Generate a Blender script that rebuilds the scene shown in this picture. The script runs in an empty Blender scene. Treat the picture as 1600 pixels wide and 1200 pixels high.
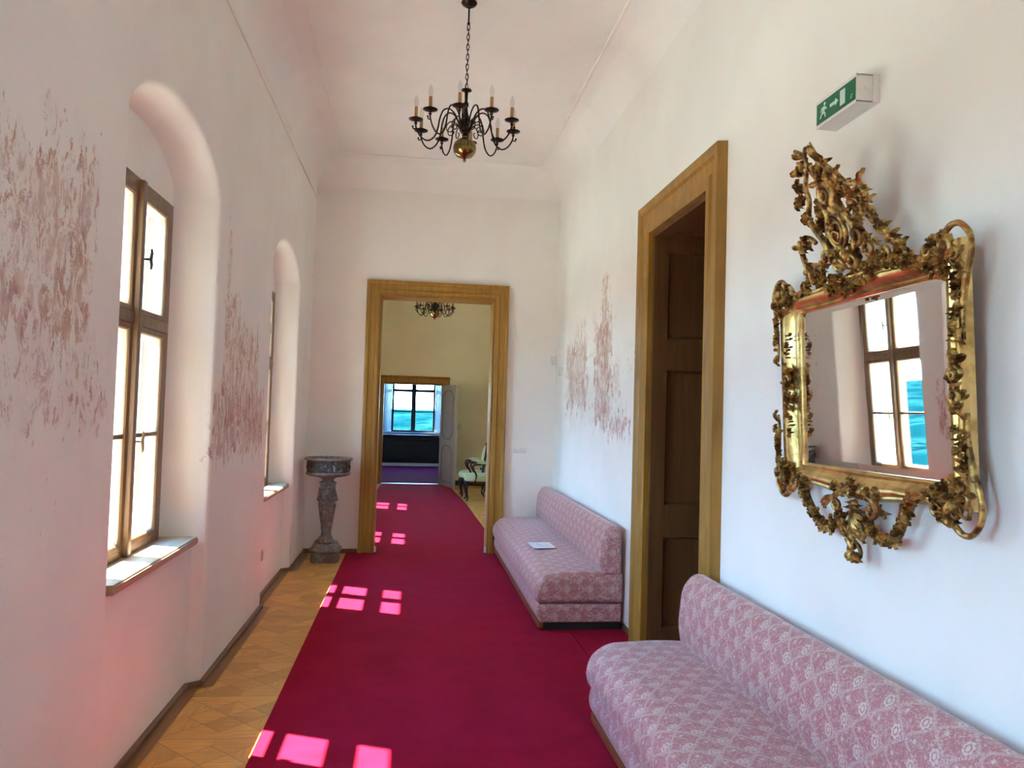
import bpy, bmesh, math, random
from mathutils import Vector, Matrix
from math import sin, cos, pi, radians as R
random.seed(7)
S = bpy.context.scene
COL = S.collection

# ------------------------------------------------------------------ camera
F_PX, PITCH, YAW, ROLL, EYE = 1210.0, .03793, .12583, .02909, 1.6
fw = Vector((sin(YAW)*cos(PITCH), cos(YAW)*cos(PITCH), sin(PITCH)))
rt = Vector((cos(YAW), -sin(YAW), 0)); up = rt.cross(fw)
r2 = rt*cos(ROLL) + up*sin(ROLL); u2 = up*cos(ROLL) - rt*sin(ROLL)
cd = bpy.data.cameras.new('camera'); cam = bpy.data.objects.new('camera', cd); COL.objects.link(cam)
cd.sensor_fit = 'HORIZONTAL'; cd.sensor_width = 36; cd.lens = F_PX/1600*36; cd.clip_start = .05; cd.clip_end = 3000
m = Matrix((r2, u2, -fw)).transposed().to_4x4(); m.translation = (0, 0, EYE); cam.matrix_world = m
S.camera = cam

# ------------------------------------------------------------------ light
S.view_settings.view_transform = 'Standard'; S.view_settings.look = 'None'
S.view_settings.gamma = 1; S.view_settings.use_curve_mapping = False
S.view_settings.exposure = 1.46
try:
    S.cycles.use_denoising = True; S.cycles.max_bounces = 12; S.cycles.diffuse_bounces = 8
    S.cycles.transparent_max_bounces = 16; S.cycles.sample_clamp_indirect = 12; S.cycles.caustics_reflective = False
except Exception: pass
W = bpy.data.worlds.new('sky'); S.world = W; W.use_nodes = True
wt = W.node_tree; wn = wt.nodes; wl = wt.links
for n in list(wn): wn.remove(n)
o = wn.new('ShaderNodeOutputWorld'); bg = wn.new('ShaderNodeBackground'); tc = wn.new('ShaderNodeTexCoord')
sp = wn.new('ShaderNodeSeparateXYZ'); cr = wn.new('ShaderNodeValToRGB')
wl.new(tc.outputs['Generated'], sp.inputs[0]); wl.new(sp.outputs['Z'], cr.inputs[0]); wl.new(cr.outputs[0], bg.inputs[0]); wl.new(bg.outputs[0], o.inputs[0])
e = cr.color_ramp.elements; e[0].position = 0; e[0].color = (.50, .78, 1, 1); e[1].position = .75; e[1].color = (.08, .35, 1.0, 1)
e = e.new(.12); e.color = (.37, .69, 1, 1)
SKY = 12
bg.inputs[1].default_value = SKY
sd = bpy.data.lights.new('sun', 'SUN'); sun = bpy.data.objects.new('sun', sd); COL.objects.link(sun)
SUN_DIR = Vector((.56, -.235, -1)).normalized()
sun.rotation_euler = SUN_DIR.to_track_quat('-Z', 'Y').to_euler(); sun.location = (-8, 8, 14)
sd.energy = 32; sd.angle = R(.6); sd.color = (1, .93, .82)

# ------------------------------------------------------------------ helpers
class MB:
    def __init__(s): s.b = bmesh.new(); s.uv = None; s.T = None
    def v(s, p):
        p = Vector(p)
        return s.b.verts.new(s.T @ p if s.T else p)
    def f(s, vs):
        try: return s.b.faces.new(vs)
        except ValueError: return None
    def quad(s, *ps): return s.f([s.v(p) for p in ps])
    def box(s, x0, x1, y0, y1, z0, z1, bev=0):
        vs = [s.v((x, y, z)) for x in (x0, x1) for y in (y0, y1) for z in (z0, z1)]
        fs = [s.f([vs[i] for i in q]) for q in ((0,1,3,2),(4,6,7,5),(0,4,5,1),(2,3,7,6),(0,2,6,4),(1,5,7,3))]
        if bev:
            es = list({e for f in fs for e in f.edges})
            bmesh.ops.bevel(s.b, geom=es, offset=bev, segments=2, affect='EDGES', profile=.6)
        return s
    def tube(s, pts, rad, n=8, cap=True, closed=False):
        pts = [Vector(p) for p in pts]; N = len(pts)
        if not hasattr(rad, '__len__'): rad = [rad]*N
        rings = []; nrm = None
        for i, p in enumerate(pts):
            a = pts[(i-1) % N] if closed else pts[max(i-1, 0)]; c = pts[(i+1) % N] if closed else pts[min(i+1, N-1)]
            t = (c-a)
            t = t.normalized() if t.length > 1e-9 else Vector((0, 0, 1))
            if nrm is None:
                nrm = t.orthogonal().normalized()
            else:
                nrm = nrm - t*nrm.dot(t)
                nrm = nrm.normalized() if nrm.length > 1e-6 else t.orthogonal().normalized()
            bn = t.cross(nrm)
            rings.append([s.v(p + (nrm*cos(k*2*pi/n) + bn*sin(k*2*pi/n))*rad[i]) for k in range(n)])
        for i in range(N if closed else N-1):
            a, b = rings[i], rings[(i+1) % N]
            for k in range(n): s.f([a[k], a[(k+1) % n], b[(k+1) % n], b[k]])
        if cap and not closed: s.f(rings[0][::-1]); s.f(rings[-1])
        return s
    def lathe(s, prof, c=(0, 0, 0), n=24, sq=None, cap=True):
        # prof: (r, z); sq: superellipse exponent for square-ish bodies
        rings = []
        for r, z in prof:
            ring = []
            for k in range(n):
                a = 2*pi*(k+.5)/n; rr = r
                if sq: rr = r/(abs(cos(a))**sq + abs(sin(a))**sq)**(1/sq)
                ring.append(s.v((c[0]+rr*cos(a), c[1]+rr*sin(a), c[2]+z)))
            rings.append(ring)
        for i in range(len(rings)-1):
            for k in range(n): s.f([rings[i][k], rings[i][(k+1) % n], rings[i+1][(k+1) % n], rings[i+1][k]])
        if cap: s.f(rings[0][::-1]); s.f(rings[-1])
        return s
    def ball(s, c, r, nu=10, nv=7):
        if not hasattr(r, '__len__'): r = (r, r, r)
        c = Vector(c); rings = []
        for j in range(1, nv):
            t = pi*j/nv
            rings.append([s.v(c+Vector((r[0]*sin(t)*cos(2*pi*k/nu), r[1]*sin(t)*sin(2*pi*k/nu), r[2]*cos(t)))) for k in range(nu)])
        a = s.v(c+Vector((0, 0, r[2]))); b = s.v(c-Vector((0, 0, r[2])))
        for k in range(nu):
            s.f([a, rings[0][k], rings[0][(k+1) % nu]]); s.f([b, rings[-1][(k+1) % nu], rings[-1][k]])
            for j in range(len(rings)-1): s.f([rings[j][k], rings[j+1][k], rings[j+1][(k+1) % nu], rings[j][(k+1) % nu]])
        return s
    def sweep_rect(s, a0, a1, b0, b1, prof, mp, closed=True):
        # prof: list of (outward offset d, protrusion p); mp(a, b, p) -> world.  open = no bottom rail (door casing)
        rings = []
        for d, p in prof:
            if closed: c = [(a0-d, b0-d), (a1+d, b0-d), (a1+d, b1+d), (a0-d, b1+d)]
            else: c = [(a0-d, b0), (a0-d, b1+d), (a1+d, b1+d), (a1+d, b0)]
            rings.append([s.v(mp(x, y, p)) for x, y in c])
        m_ = 4 if closed else 3
        for i in range(len(rings)-1):
            for k in range(m_): s.f([rings[i][k], rings[i][(k+1) % 4], rings[i+1][(k+1) % 4], rings[i+1][k]])
        if not closed:
            s.f([r[0] for r in rings]); s.f([r[3] for r in rings][::-1])
        return s
    def build(s, name, mat, parent=None, smooth=True, ang=35, loc=None, rot=None):
        bmesh.ops.remove_doubles(s.b, verts=s.b.verts, dist=1e-5)
        bmesh.ops.recalc_face_normals(s.b, faces=s.b.faces)
        me = bpy.data.meshes.new(name); s.b.to_mesh(me); s.b.free()
        if smooth:
            me.polygons.foreach_set('use_smooth', [True]*len(me.polygons))
            me.set_sharp_from_angle(angle=R(ang))
        ob = bpy.data.objects.new(name, me); COL.objects.link(ob)
        if mat: me.materials.append(mat)
        if parent: ob.parent = parent
        if loc: ob.location = loc
        if rot: ob.rotation_euler = rot
        return ob

def empty(name, loc=(0, 0, 0), rot=(0, 0, 0)):
    ob = bpy.data.objects.new(name, None); COL.objects.link(ob); ob.location = loc; ob.rotation_euler = rot
    ob.empty_display_size = .1
    return ob
def tag(ob, label=None, cat=None, group=None, kind=None):
    if label: ob['label'] = label
    if cat: ob['category'] = cat
    if group: ob['group'] = group
    if kind: ob['kind'] = kind
    return ob
def struct(ob, label=None): return tag(ob, label, None, None, 'structure')
def copy_tree(o, parent=None):
    c = o.copy(); COL.objects.link(c)
    if parent: c.parent = parent
    for ch in list(o.children): copy_tree(ch, c)
    return c
def roundpoly(pts, rad, n=6):
    # closed 2D polygon with rounded corners
    out = []; N = len(pts)
    if not hasattr(rad, '__len__'): rad = [rad]*N
    for i in range(N):
        p = Vector(pts[i]); a = Vector(pts[i-1]); c = Vector(pts[(i+1) % N])
        r = rad[i]
        if r <= 0: out.append(tuple(p)); continue
        d1 = (a-p); d2 = (c-p); r_ = min(r, d1.length*.49, d2.length*.49)
        q1 = p+d1.normalized()*r_; q2 = p+d2.normalized()*r_
        for k in range(n+1):
            t = k/n; out.append(tuple(q1*(1-t)**2 + p*2*t*(1-t) + q2*t*t))
    return out
def bez(pts, n=10):
    # smooth Catmull-Rom through the points
    pts = [Vector(p) for p in pts]; out = []
    for i in range(len(pts)-1):
        p0 = pts[max(i-1, 0)]; p1 = pts[i]; p2 = pts[i+1]; p3 = pts[min(i+2, len(pts)-1)]
        for k in range(n):
            t = k/n
            out.append(.5*((2*p1)+(p2-p0)*t+(2*p0-5*p1+4*p2-p3)*t*t+(3*p1-p0-3*p2+p3)*t**3))
    out.append(pts[-1]); return out

# ------------------------------------------------------------------ node materials
class NM:
    def __init__(s, name):
        s.m = bpy.data.materials.new(name); s.m.use_nodes = True; s.t = s.m.node_tree; s.n = s.t.nodes
        s.bs = s.n['Principled BSDF']; s.out = s.n['Material Output']
    def new(s, typ, **k):
        n = s.n.new(typ)
        for a, v in k.items(): setattr(n, a, v)
        return n
    def put(s, sock, v):
        if hasattr(v, 'is_output'): s.t.links.new(v, sock)
        elif isinstance(v, (tuple, list)) and len(v) == 3 and sock.type == 'RGBA': sock.default_value = (*v, 1)
        else: sock.default_value = v
    def math(s, op, a, b=0, c=0, clamp=False):
        n = s.new('ShaderNodeMath', operation=op, use_clamp=clamp); s.put(n.inputs[0], a); s.put(n.inputs[1], b); s.put(n.inputs[2], c); return n.outputs[0]
    def mix(s, f, a, b, mode='MIX'):
        n = s.new('ShaderNodeMix', data_type='RGBA', blend_type=mode); s.put(n.inputs[0], f); s.put(n.inputs[6], a); s.put(n.inputs[7], b); return n.outputs[2]
    def ss(s, v, lo, hi):
        n = s.new('ShaderNodeMapRange', interpolation_type='SMOOTHSTEP', clamp=True); s.put(n.inputs[0], v); s.put(n.inputs[1], lo); s.put(n.inputs[2], hi); return n.outputs[0]
    def obj(s): return s.new('ShaderNodeTexCoord').outputs['Object']
    def uv(s): return s.new('ShaderNodeTexCoord').outputs['UV']
    def sep(s, v):
        n = s.new('ShaderNodeSeparateXYZ'); s.put(n.inputs[0], v); return n.outputs
    def comb(s, x, y, z=0):
        n = s.new('ShaderNodeCombineXYZ'); s.put(n.inputs[0], x); s.put(n.inputs[1], y); s.put(n.inputs[2], z); return n.outputs[0]
    def map(s, v, sc=(1, 1, 1), rot=(0, 0, 0), loc=(0, 0, 0)):
        n = s.new('ShaderNodeMapping'); s.put(n.inputs[0], v); n.inputs['Scale'].default_value = sc; n.inputs['Rotation'].default_value = rot; n.inputs['Location'].default_value = loc; return n.outputs[0]
    def noise(s, v, sc, det=4, rough=.55, dist=0):
        n = s.new('ShaderNodeTexNoise'); s.put(n.inputs['Vector'], v); n.inputs['Scale'].default_value = sc; n.inputs['Detail'].default_value = det
        n.inputs['Roughness'].default_value = rough; n.inputs['Distortion'].default_value = dist; return n.outputs[0]
    def vor(s, v, sc, feat='F1'):
        n = s.new('ShaderNodeTexVoronoi', feature=feat); s.put(n.inputs['Vector'], v); n.inputs['Scale'].default_value = sc; return n.outputs
    def bump(s, h, st=.3, dist=.01):
        n = s.new('ShaderNodeBump'); s.put(n.inputs['Height'], h); n.inputs['Strength'].default_value = st; n.inputs['Distance'].default_value = dist
        s.t.links.new(n.outputs[0], s.bs.inputs['Normal'])
    def set(s, **k):
        nm = dict(col='Base Color', rough='Roughness', metal='Metallic', spec='Specular IOR Level', sheen='Sheen Weight', sheenr='Sheen Roughness', sheent='Sheen Tint',
                  trans='Transmission Weight', coat='Coat Weight', coatr='Coat Roughness', ior='IOR', emit='Emission Strength', ecol='Emission Color')
        for a, v in k.items(): s.put(s.bs.inputs[nm[a]], v)
        return s.m
def plain(name, col, rough=.5, metal=0, spec=.5, **k):
    a = NM(name); v = a.obj(); n = a.noise(v, 18, 3)
    c = a.mix(a.math('MULTIPLY', n, .25), col, tuple(x*.75 for x in col))
    return a.set(col=c, rough=rough, metal=metal, spec=spec, **k)

def plaster(name, col, regions=None, dk=.19, wk=.25, seed=0, wy=.25):
    a = NM(name); v = a.obj()
    n1 = a.noise(v, 1.3, 3); n2 = a.noise(v, 45, 2)
    c = a.mix(a.ss(n1, .35, .7), col, tuple(x*.94 for x in col))
    if regions:
        X, Y, Z = a.sep(v)
        wob = a.noise(a.map(v, (1, 2.0, 1.5), loc=(seed, 0, 0)), 5, 4, .65); wob2 = a.noise(a.map(v, (1, 3.2, 1.3), loc=(seed+7, 0, 0)), 6, 4, .65)
        Yd = a.math('ADD', Y, a.math('MULTIPLY', a.math('SUBTRACT', wob, .5), wy)); Zd = a.math('ADD', Z, a.math('MULTIPLY', a.math('SUBTRACT', wob2, .5), .7))
        tot = None; red = None
        for (y0, y1, z0, z1, dens, rd) in regions:
            q = a.math('MAXIMUM', a.math('SUBTRACT', a.math('ABSOLUTE', a.math('SUBTRACT', Yd, (y0+y1)/2)), (y1-y0)/2),
                       a.math('SUBTRACT', a.math('ABSOLUTE', a.math('SUBTRACT', Zd, (z0+z1)/2)), (z1-z0)/2))
            mk = a.math('MULTIPLY', a.math('SUBTRACT', 1, a.ss(q, -.05, .03)), dens)
            tot = mk if tot is None else a.math('MAXIMUM', tot, mk)
            rm = a.math('MULTIPLY', mk, rd); red = rm if red is None else a.math('MAXIMUM', red, rm)
        st = a.noise(a.map(v, (1, 1.9, .95), loc=(0, seed, 0)), 6.5, 9, .76, 1.6)         # vertical brush strokes and losses
        fine = a.noise(a.map(v, (1, 2.2, 1.2)), 26, 6, .75, 1.0)
        th = a.math('SUBTRACT', .66, a.math('MULTIPLY', tot, dk))
        sm = a.math('ADD', a.math('MULTIPLY', st, .72), a.math('MULTIPLY', fine, .28))
        k = a.math('MULTIPLY', a.ss(a.math('SUBTRACT', sm, th), -.004, .035), a.ss(tot, .02, .25))
        hue = a.noise(a.map(v, (1, 3, .7), loc=(3, 0, seed)), 6, 4)
        rose = a.mix(a.ss(a.noise(a.map(v, (1, 5, 2), loc=(3, 0, 4)), 9, 3), .42, .62), (.54, .29, .22), (.38, .17, .15)); och = a.mix(a.ss(fine, .4, .6), (.62, .45, .28), (.50, .32, .22))
        pc = a.mix(a.math('MULTIPLY', a.ss(hue, .42, .54), a.math('SUBTRACT', 1, a.math('MULTIPLY', red, .8))), rose, och)
        wash = a.math('MULTIPLY', a.ss(tot, .05, .9), a.math('MULTIPLY', a.ss(a.noise(v, 3.5, 3), .3, .65), wk))
        c = a.mix(wash, c, a.mix(red, (.66, .56, .44), (.62, .43, .40)))
        c = a.mix(a.math('MULTIPLY', k, a.math('ADD', .45, a.math('MULTIPLY', a.ss(a.noise(v, 9, 4), .35, .65), .45))), c, pc)
    a.bump(a.math('ADD', n2, a.math('MULTIPLY', n1, 2)), .08, .01)
    return a.set(col=c, rough=.85, spec=.2)

def wood(name, c1, c2, rough=.45, sc=3, axis='Z', coat=0):
    a = NM(name); v = a.obj(); s = {'Z': (9, 9, .5), 'Y': (9, .5, 9), 'X': (.5, 9, 9)}[axis]
    n = a.noise(a.map(v, s), sc, 6, .6, .6); n2 = a.noise(v, 1.7, 3)
    c = a.mix(a.ss(n, .3, .7), c1, c2); c = a.mix(a.math('MULTIPLY', a.ss(n2, .4, .7), .3), c, tuple(x*.7 for x in c1))
    a.bump(n, .1, .003)
    return a.set(col=c, rough=rough, coat=coat)

WALLC = (.86, .845, .785)
M = {}
LREG = [(1.2, 2.90, 1.75, 2.38, .95, .25), (1.2, 3.12, 1.50, 1.80, .75, .7), (1.2, 3.0, 1.15, 1.6, .36, .6), (2.5, 2.95, 2.2, 2.5, .8, .3),
        (4.85, 5.95, 1.62, 2.14, .9, .15), (4.66, 6.2, 1.26, 1.70, 1.0, 1), (4.86, 4.98, 2.0, 2.78, .75, .2), (6.0, 6.12, 1.9, 2.5, .35, .2), (4.9, 5.3, 2.05, 2.3, .8, .3),
        (8.0, 8.5, 1.5, 2.4, .5, .3)]
RREG = [(7.15, 8.15, 1.62, 2.35, .9, .2), (7.3, 7.75, 2.3, 2.55, .65, .1), (6.25, 6.9, 1.5, 2.45, 1.0, .55), (6.42, 6.65, 2.3, 2.86, .8, .3), (6.9, 7.2, 1.5, 2.0, .5, .5),
        (5.72, 6.35, 1.42, 1.64, .9, .9), (5.62, 5.72, 1.9, 2.12, .8, 0), (6.0, 6.3, 1.7, 2.1, .6, .6), (6.85, 6.98, 2.3, 2.6, .5, .4), (7.1, 8.2, 1.4, 1.66, .42, .6)]
M['wall_l'] = plaster('plaster_left', WALLC, LREG, seed=2)
M['wall_r'] = plaster('plaster_right', WALLC, RREG, .21, .5, seed=9, wy=.95)
M['wall'] = plaster('plaster_white', WALLC)
M['ceil'] = plaster('plaster_ceiling', (.88, .87, .825))
M['cream'] = plaster('plaster_cream', (.86, .82, .60))
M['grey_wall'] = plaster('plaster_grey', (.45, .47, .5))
M['facade'] = plaster('facade_yellow', (.88, .70, .46))
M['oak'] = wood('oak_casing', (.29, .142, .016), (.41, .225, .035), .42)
M['oak_h'] = wood('oak_casing_horizontal', (.29, .142, .016), (.41, .225, .035), .42, axis='X')
M['oak_hy'] = wood('oak_casing_lengthwise', (.29, .142, .016), (.41, .225, .035), .42, axis='Y')
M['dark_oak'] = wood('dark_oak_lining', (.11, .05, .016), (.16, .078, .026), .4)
M['win_wood'] = wood('window_wood', (.14, .075, .035), (.23, .13, .06), .4)
M['win_light'] = plain('window_bead_cream', (.75, .70, .55), .4)
M['win_white'] = plain('window_box_white', (.78, .82, .82), .5)
M['sill'] = wood('sill_wood', (.30, .22, .13), (.48, .38, .25), .38, axis='Y')
M['skirt'] = wood('skirting_wood', (.15, .07, .03), (.22, .11, .045), .4, axis='Y')
M['greydoor'] = plain('grey_painted_door', (.42, .38, .33), .5)
M['greymould'] = plain('grey_door_moulding', (.24, .22, .2), .5)
M['brass_dark'] = plain('dark_bronze', (.035, .024, .016), .32, 1.0)
M['brass'] = plain('aged_brass', (.25, .18, .06), .22, 1.0)
M['iron'] = plain('dark_handle_iron', (.05, .04, .03), .35, .9)
M['brass_handle'] = plain('brass_handle', (.35, .27, .13), .3, .9)
M['candle'] = plain('candle_sleeve_amber', (.42, .25, .09), .5)
M['white_plastic'] = plain('white_plastic', (.75, .74, .70), .35)
M['paper'] = plain('paper_white', (.85, .88, .9), .6)
M['ink'] = plain('printed_grey', (.5, .54, .6), .7)
M['green'] = plain('sign_green', (.0, .15, .065), .35)
M['sign_white'] = plain('sign_white', (.62, .85, .74), .4)
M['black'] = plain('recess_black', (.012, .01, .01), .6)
M['dark_and_backlit'] = wood('dark_and_backlit_wood', (.012, .01, .012), (.02, .016, .016), .5)  # near-black; on the far parapet it paints in the backlit shade
M['shutter'] = plain('shutter_paint', (.10, .25, .36), .4)
M['threshold'] = plain('threshold_metal', (.6, .6, .62), .3, .6)
M['plinthwood'] = wood('plinth_redwood', (.22, .045, .015), (.30, .075, .02), .4, axis='Y')
M['chairwood'] = plain('black_lacquered_wood', (.018, .012, .01), .3)
M['chairfab'] = plain('pale_green_silk', (.50, .55, .27), .5, sheen=.3)

def glass(name, tint=(1, 1, 1)):
    a = NM(name); n = a.n; n.remove(a.bs)
    tr = a.new('ShaderNodeBsdfTransparent'); tr.inputs[0].default_value = (*tint, 1)
    gl = a.new('ShaderNodeBsdfGlossy'); gl.inputs['Roughness'].default_value = .02
    fr = a.new('ShaderNodeLayerWeight'); fr.inputs[0].default_value = .5; mx = a.new('ShaderNodeMixShader')
    fac = a.math('ADD', .035, a.math('MULTIPLY', a.math('POWER', fr.outputs['Facing'], 5), .6))
    L = a.t.links; L.new(fac, mx.inputs[0]); L.new(tr.outputs[0], mx.inputs[1]); L.new(gl.outputs[0], mx.inputs[2]); L.new(mx.outputs[0], a.out.inputs[0])
    return a.m
M['glass'] = glass('window_glass', (.95, .98, .97)); M['bulb'] = glass('bulb_glass', (.93, .93, .92))

def m_mirror():
    a = NM('mirror_silver'); v = a.obj(); n = a.noise(v, 5, 2)
    a.bump(n, .006, .01)
    return a.set(col=(.84, .86, .85), metal=1.0, rough=.015)
M['mirror'] = m_mirror()
def m_gold():
    a = NM('gilded_wood'); v = a.obj(); n = a.noise(v, 26, 5, .6); n2 = a.noise(v, 9, 3); n3 = a.noise(v, 120, 2)
    c = a.mix(a.ss(n, .41, .63), (.13, .062, .018), (.66, .44, .14))
    c = a.mix(a.math('MULTIPLY', a.ss(n2, .58, .68), .7), c, (.42, .15, .035))
    a.bump(a.math('ADD', n, a.math('MULTIPLY', n3, .3)), .35, .006)
    return a.set(col=c, metal=.82, rough=a.math('ADD', .24, a.math('MULTIPLY', n, .3)))
M['gold'] = m_gold()
def m_gold2():
    a = NM('gilded_frame_bright'); v = a.obj(); n = a.noise(v, 14, 5, .6)
    c = a.mix(a.ss(n, .3, .6), (.42, .25, .07), (.78, .56, .22))
    a.bump(n, .15, .004)
    return a.set(col=c, metal=.85, rough=.27)
M['gold2'] = m_gold2()
def m_stone():
    a = NM('carved_stone'); v = a.obj(); n = a.noise(v, 30, 6, .65); n2 = a.noise(v, 8, 3)
    c = a.mix(a.ss(n, .35, .65), (.12, .10, .08), (.27, .235, .20)); c = a.mix(a.ss(n2, .5, .7), c, (.14, .115, .09))
    a.bump(n, .6, .01)
    return a.set(col=c, rough=.6)
M['stone'] = m_stone()
def m_frieze():
    a = NM('carved_frieze'); v = a.obj(); n = a.vor(v, 26)[0]; n2 = a.noise(v, 22, 5, .7, .8)
    h = a.math('ADD', n, n2)
    c = a.mix(a.ss(h, .55, 1.0), (.30, .27, .235), (.06, .05, .04))
    a.bump(h, 1.0, .02)
    return a.set(col=c, rough=.55)
M['frieze'] = m_frieze()
def m_carpet(name, c1, c2):
    a = NM(name); v = a.obj(); n = a.noise(v, 420, 2); n2 = a.noise(v, 3.5, 5, .7); n3 = a.noise(v, 40, 3)
    c = a.mix(a.ss(n2, .3, .7), c1, c2); c = a.mix(a.math('MULTIPLY', n3, .25), c, tuple(x*.6 for x in c1))
    a.bump(a.math('ADD', n, a.math('MULTIPLY', n3, .4)), .5, .004)
    return a.set(col=c, rough=.95, spec=.05, sheen=.03, sheenr=.4, sheent=(1, .3, .6))
M['carpet'] = m_carpet('crimson_carpet', (.30, .005, .022), (.37, .007, .034))
M['carpet2'] = m_carpet('blue_lit_carpet', (.13, .003, .05), (.17, .005, .065))  # red carpet with the blue window light mixed into its colour
def m_brocade():
    a = NM('pink_brocade'); u, v, _ = a.sep(a.uv())
    U = a.math('DIVIDE', u, .085); V = a.math('DIVIDE', v, .135)
    P2 = 2*pi
    wav = a.math('MULTIPLY', a.math('SINE', a.math('MULTIPLY', V, P2)), .40)
    # ogee lattice: two families of wavy vertical ribbons in counter-phase
    def ribbon(off, sgn):
        t = a.math('ADD', a.math('ADD', U, off), a.math('MULTIPLY', wav, sgn))
        fr = a.math('ABSOLUTE', a.math('SUBTRACT', a.math('FRACT', a.math('MULTIPLY', t, .5)), .5))
        return a.math('SUBTRACT', 1, a.ss(fr, .03, .075))
    nz = a.noise(a.map(a.comb(u, v), (1, 1, 1)), 170, 3, .7)
    lat = a.math('MAXIMUM', ribbon(.0, 1), ribbon(1.0, -1))
    # medallion flowers in the ogee centres
    def med(ou, ov, r):
        du = a.math('SUBTRACT', a.math('FRACT', a.math('MULTIPLY', a.math('ADD', U, ou), .5)), .5); dv = a.math('SUBTRACT', a.math('FRACT', a.math('ADD', V, ov)), .5)
        du = a.math('MULTIPLY', du, .17); dv = a.math('MULTIPLY', dv, .135)
        rr = a.math('SQRT', a.math('ADD', a.math('MULTIPLY', a.math('MULTIPLY', du, du), 1.5), a.math('MULTIPLY', dv, dv)))
        an = a.math('ARCTAN2', dv, du)
        pet = a.math('MULTIPLY', a.math('COSINE', a.math('MULTIPLY', an, 7)), .006)
        body = a.math('SUBTRACT', 1, a.ss(a.math('SUBTRACT', rr, pet), r-.004, r+.002))
        ring = a.math('MULTIPLY', a.math('SINE', a.math('MULTIPLY', rr, 420)), .22)
        return a.math('MULTIPLY', body, a.ss(a.math('ADD', ring, nz), .36, .5))
    pt = a.math('MAXIMUM', a.math('MAXIMUM', med(0, .25, .026), med(1, .75, .026)), a.math('MAXIMUM', med(0, .72, .011), med(1, .22, .011)))
    lat = a.math('MULTIPLY', lat, a.math('MULTIPLY', a.ss(nz, .42, .56), .75))
    leafn = a.math('MULTIPLY', a.ss(a.noise(a.map(a.comb(u, v), (1, 1, 1)), 62, 4, .7, 1.8), .53, .58), .6)
    pat = a.math('MAXIMUM', a.math('MAXIMUM', pt, lat), leafn)
    c = a.mix(a.math('MULTIPLY', pat, .95), (.45, .175, .175), (.66, .55, .50))
    a.bump(a.math('ADD', a.math('MULTIPLY', pat, 1), a.math('MULTIPLY', nz, .3)), .45, .003)
    return a.set(col=c, rough=a.math('SUBTRACT', .5, a.math('MULTIPLY', pat, .1)), spec=.5, sheen=.55, sheenr=.3, sheent=(1, .9, .92))
M['brocade'] = m_brocade()
def m_parquet():
    a = NM('star_parquet'); v = a.obj(); X, Y, _ = a.sep(v)
    T = .56
    x = a.math('DIVIDE', a.math('ADD', X, .05), T); y = a.math('DIVIDE', Y, T)
    px = a.math('SUBTRACT', a.math('FRACT', x), .5); py = a.math('SUBTRACT', a.math('FRACT', y), .5)
    ax = a.math('ABSOLUTE', px); ay = a.math('ABSOLUTE', py)
    sect = a.math('GREATER_THAN', ax, ay); dia = a.math('LESS_THAN', a.math('ADD', ax, ay), .36)
    sgx = a.math('GREATER_THAN', px, 0); sgy = a.math('GREATER_THAN', py, 0)
    cid = a.comb(a.math('ADD', a.math('FLOOR', x), a.math('MULTIPLY', sect, .37)), a.math('ADD', a.math('FLOOR', y), a.math('MULTIPLY', sgx, .21)), a.math('ADD', a.math('MULTIPLY', dia, .53), a.math('MULTIPLY', sgy, .11)))
    wn_ = a.new('ShaderNodeTexWhiteNoise', noise_dimensions='3D'); a.put(wn_.inputs[0], cid); rnd = wn_.outputs[0]
    gA = a.noise(a.map(v, (2, 26, 1)), 3, 4, .6, .4); gB = a.noise(a.map(v, (26, 2, 1)), 3, 4, .6, .4); gC = a.noise(a.map(v, (2, 26, 1), rot=(0, 0, pi/4)), 3, 4, .6, .4)
    g = a.mix(dia, a.mix(sect, gA, gB), gC)
    c = a.mix(a.ss(g, .3, .7), (.68, .33, .055), (.90, .52, .13)); c = a.mix(a.math('MULTIPLY', rnd, .6), c, (.38, .17, .035))
    e1 = a.math('ABSOLUTE', a.math('SUBTRACT', ax, ay)); e2 = a.math('ABSOLUTE', a.math('SUBTRACT', a.math('ADD', ax, ay), .36)); e3 = a.math('SUBTRACT', .5, a.math('MAXIMUM', ax, ay))
    seam = a.math('MINIMUM', a.math('MINIMUM', e1, e2), e3)
    sm = a.math('SUBTRACT', 1, a.ss(seam, .002, .008))
    c = a.mix(a.math('MULTIPLY', sm, .55), c, (.10, .045, .015))
    return a.set(col=c, rough=a.math('ADD', .28, a.math('MULTIPLY', g, .2)), spec=.5)
M['parquet'] = m_parquet()
def m_land():
    a = NM('hazed_fields'); v = a.obj(); n = a.noise(v, .03, 6, .6); n2 = a.noise(v, .12, 5, .7)
    c = a.mix(a.ss(n, .4, .6), (.0006, .016, .016), (.006, .034, .031)); c = a.mix(a.ss(n2, .52, .62), c, (.0004, .009, .010))  # teal paints blue haze over green terrain
    return a.set(col=c, rough=1, spec=0)
M['land'] = m_land()
M['bounce_court'] = plain('bounce_ground', (.50, .48, .33), .9)  # unseen ground, added pale so it bounces light onto ceiling and walls

# ------------------------------------------------------------------ room shell
XL, XR, YE, YB = -1.15, 1.62, 8.8, -4.0
XP, XW = -1.22, -1.37            # parapet plane, window wall plane
ZC = 3.95
HW, HWB, ZS, SILL = .71, .575, 2.79, .85
NICHE1 = [-2.45, .74, 3.93, 7.12]; NICHE2 = [10.31, 13.5]
WG = dict(w=.51, z0=.85, z1=2.68)

def arch(hw, z0, rise, n=26):
    out = []
    for k in range(n+1):
        u = -1+2*k/n; u = math.copysign(abs(sin(u*pi/2)), u)
        out.append((hw*u, z0+rise*(max(0, 1-abs(u)**2.3))**.78))
    return out

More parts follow.
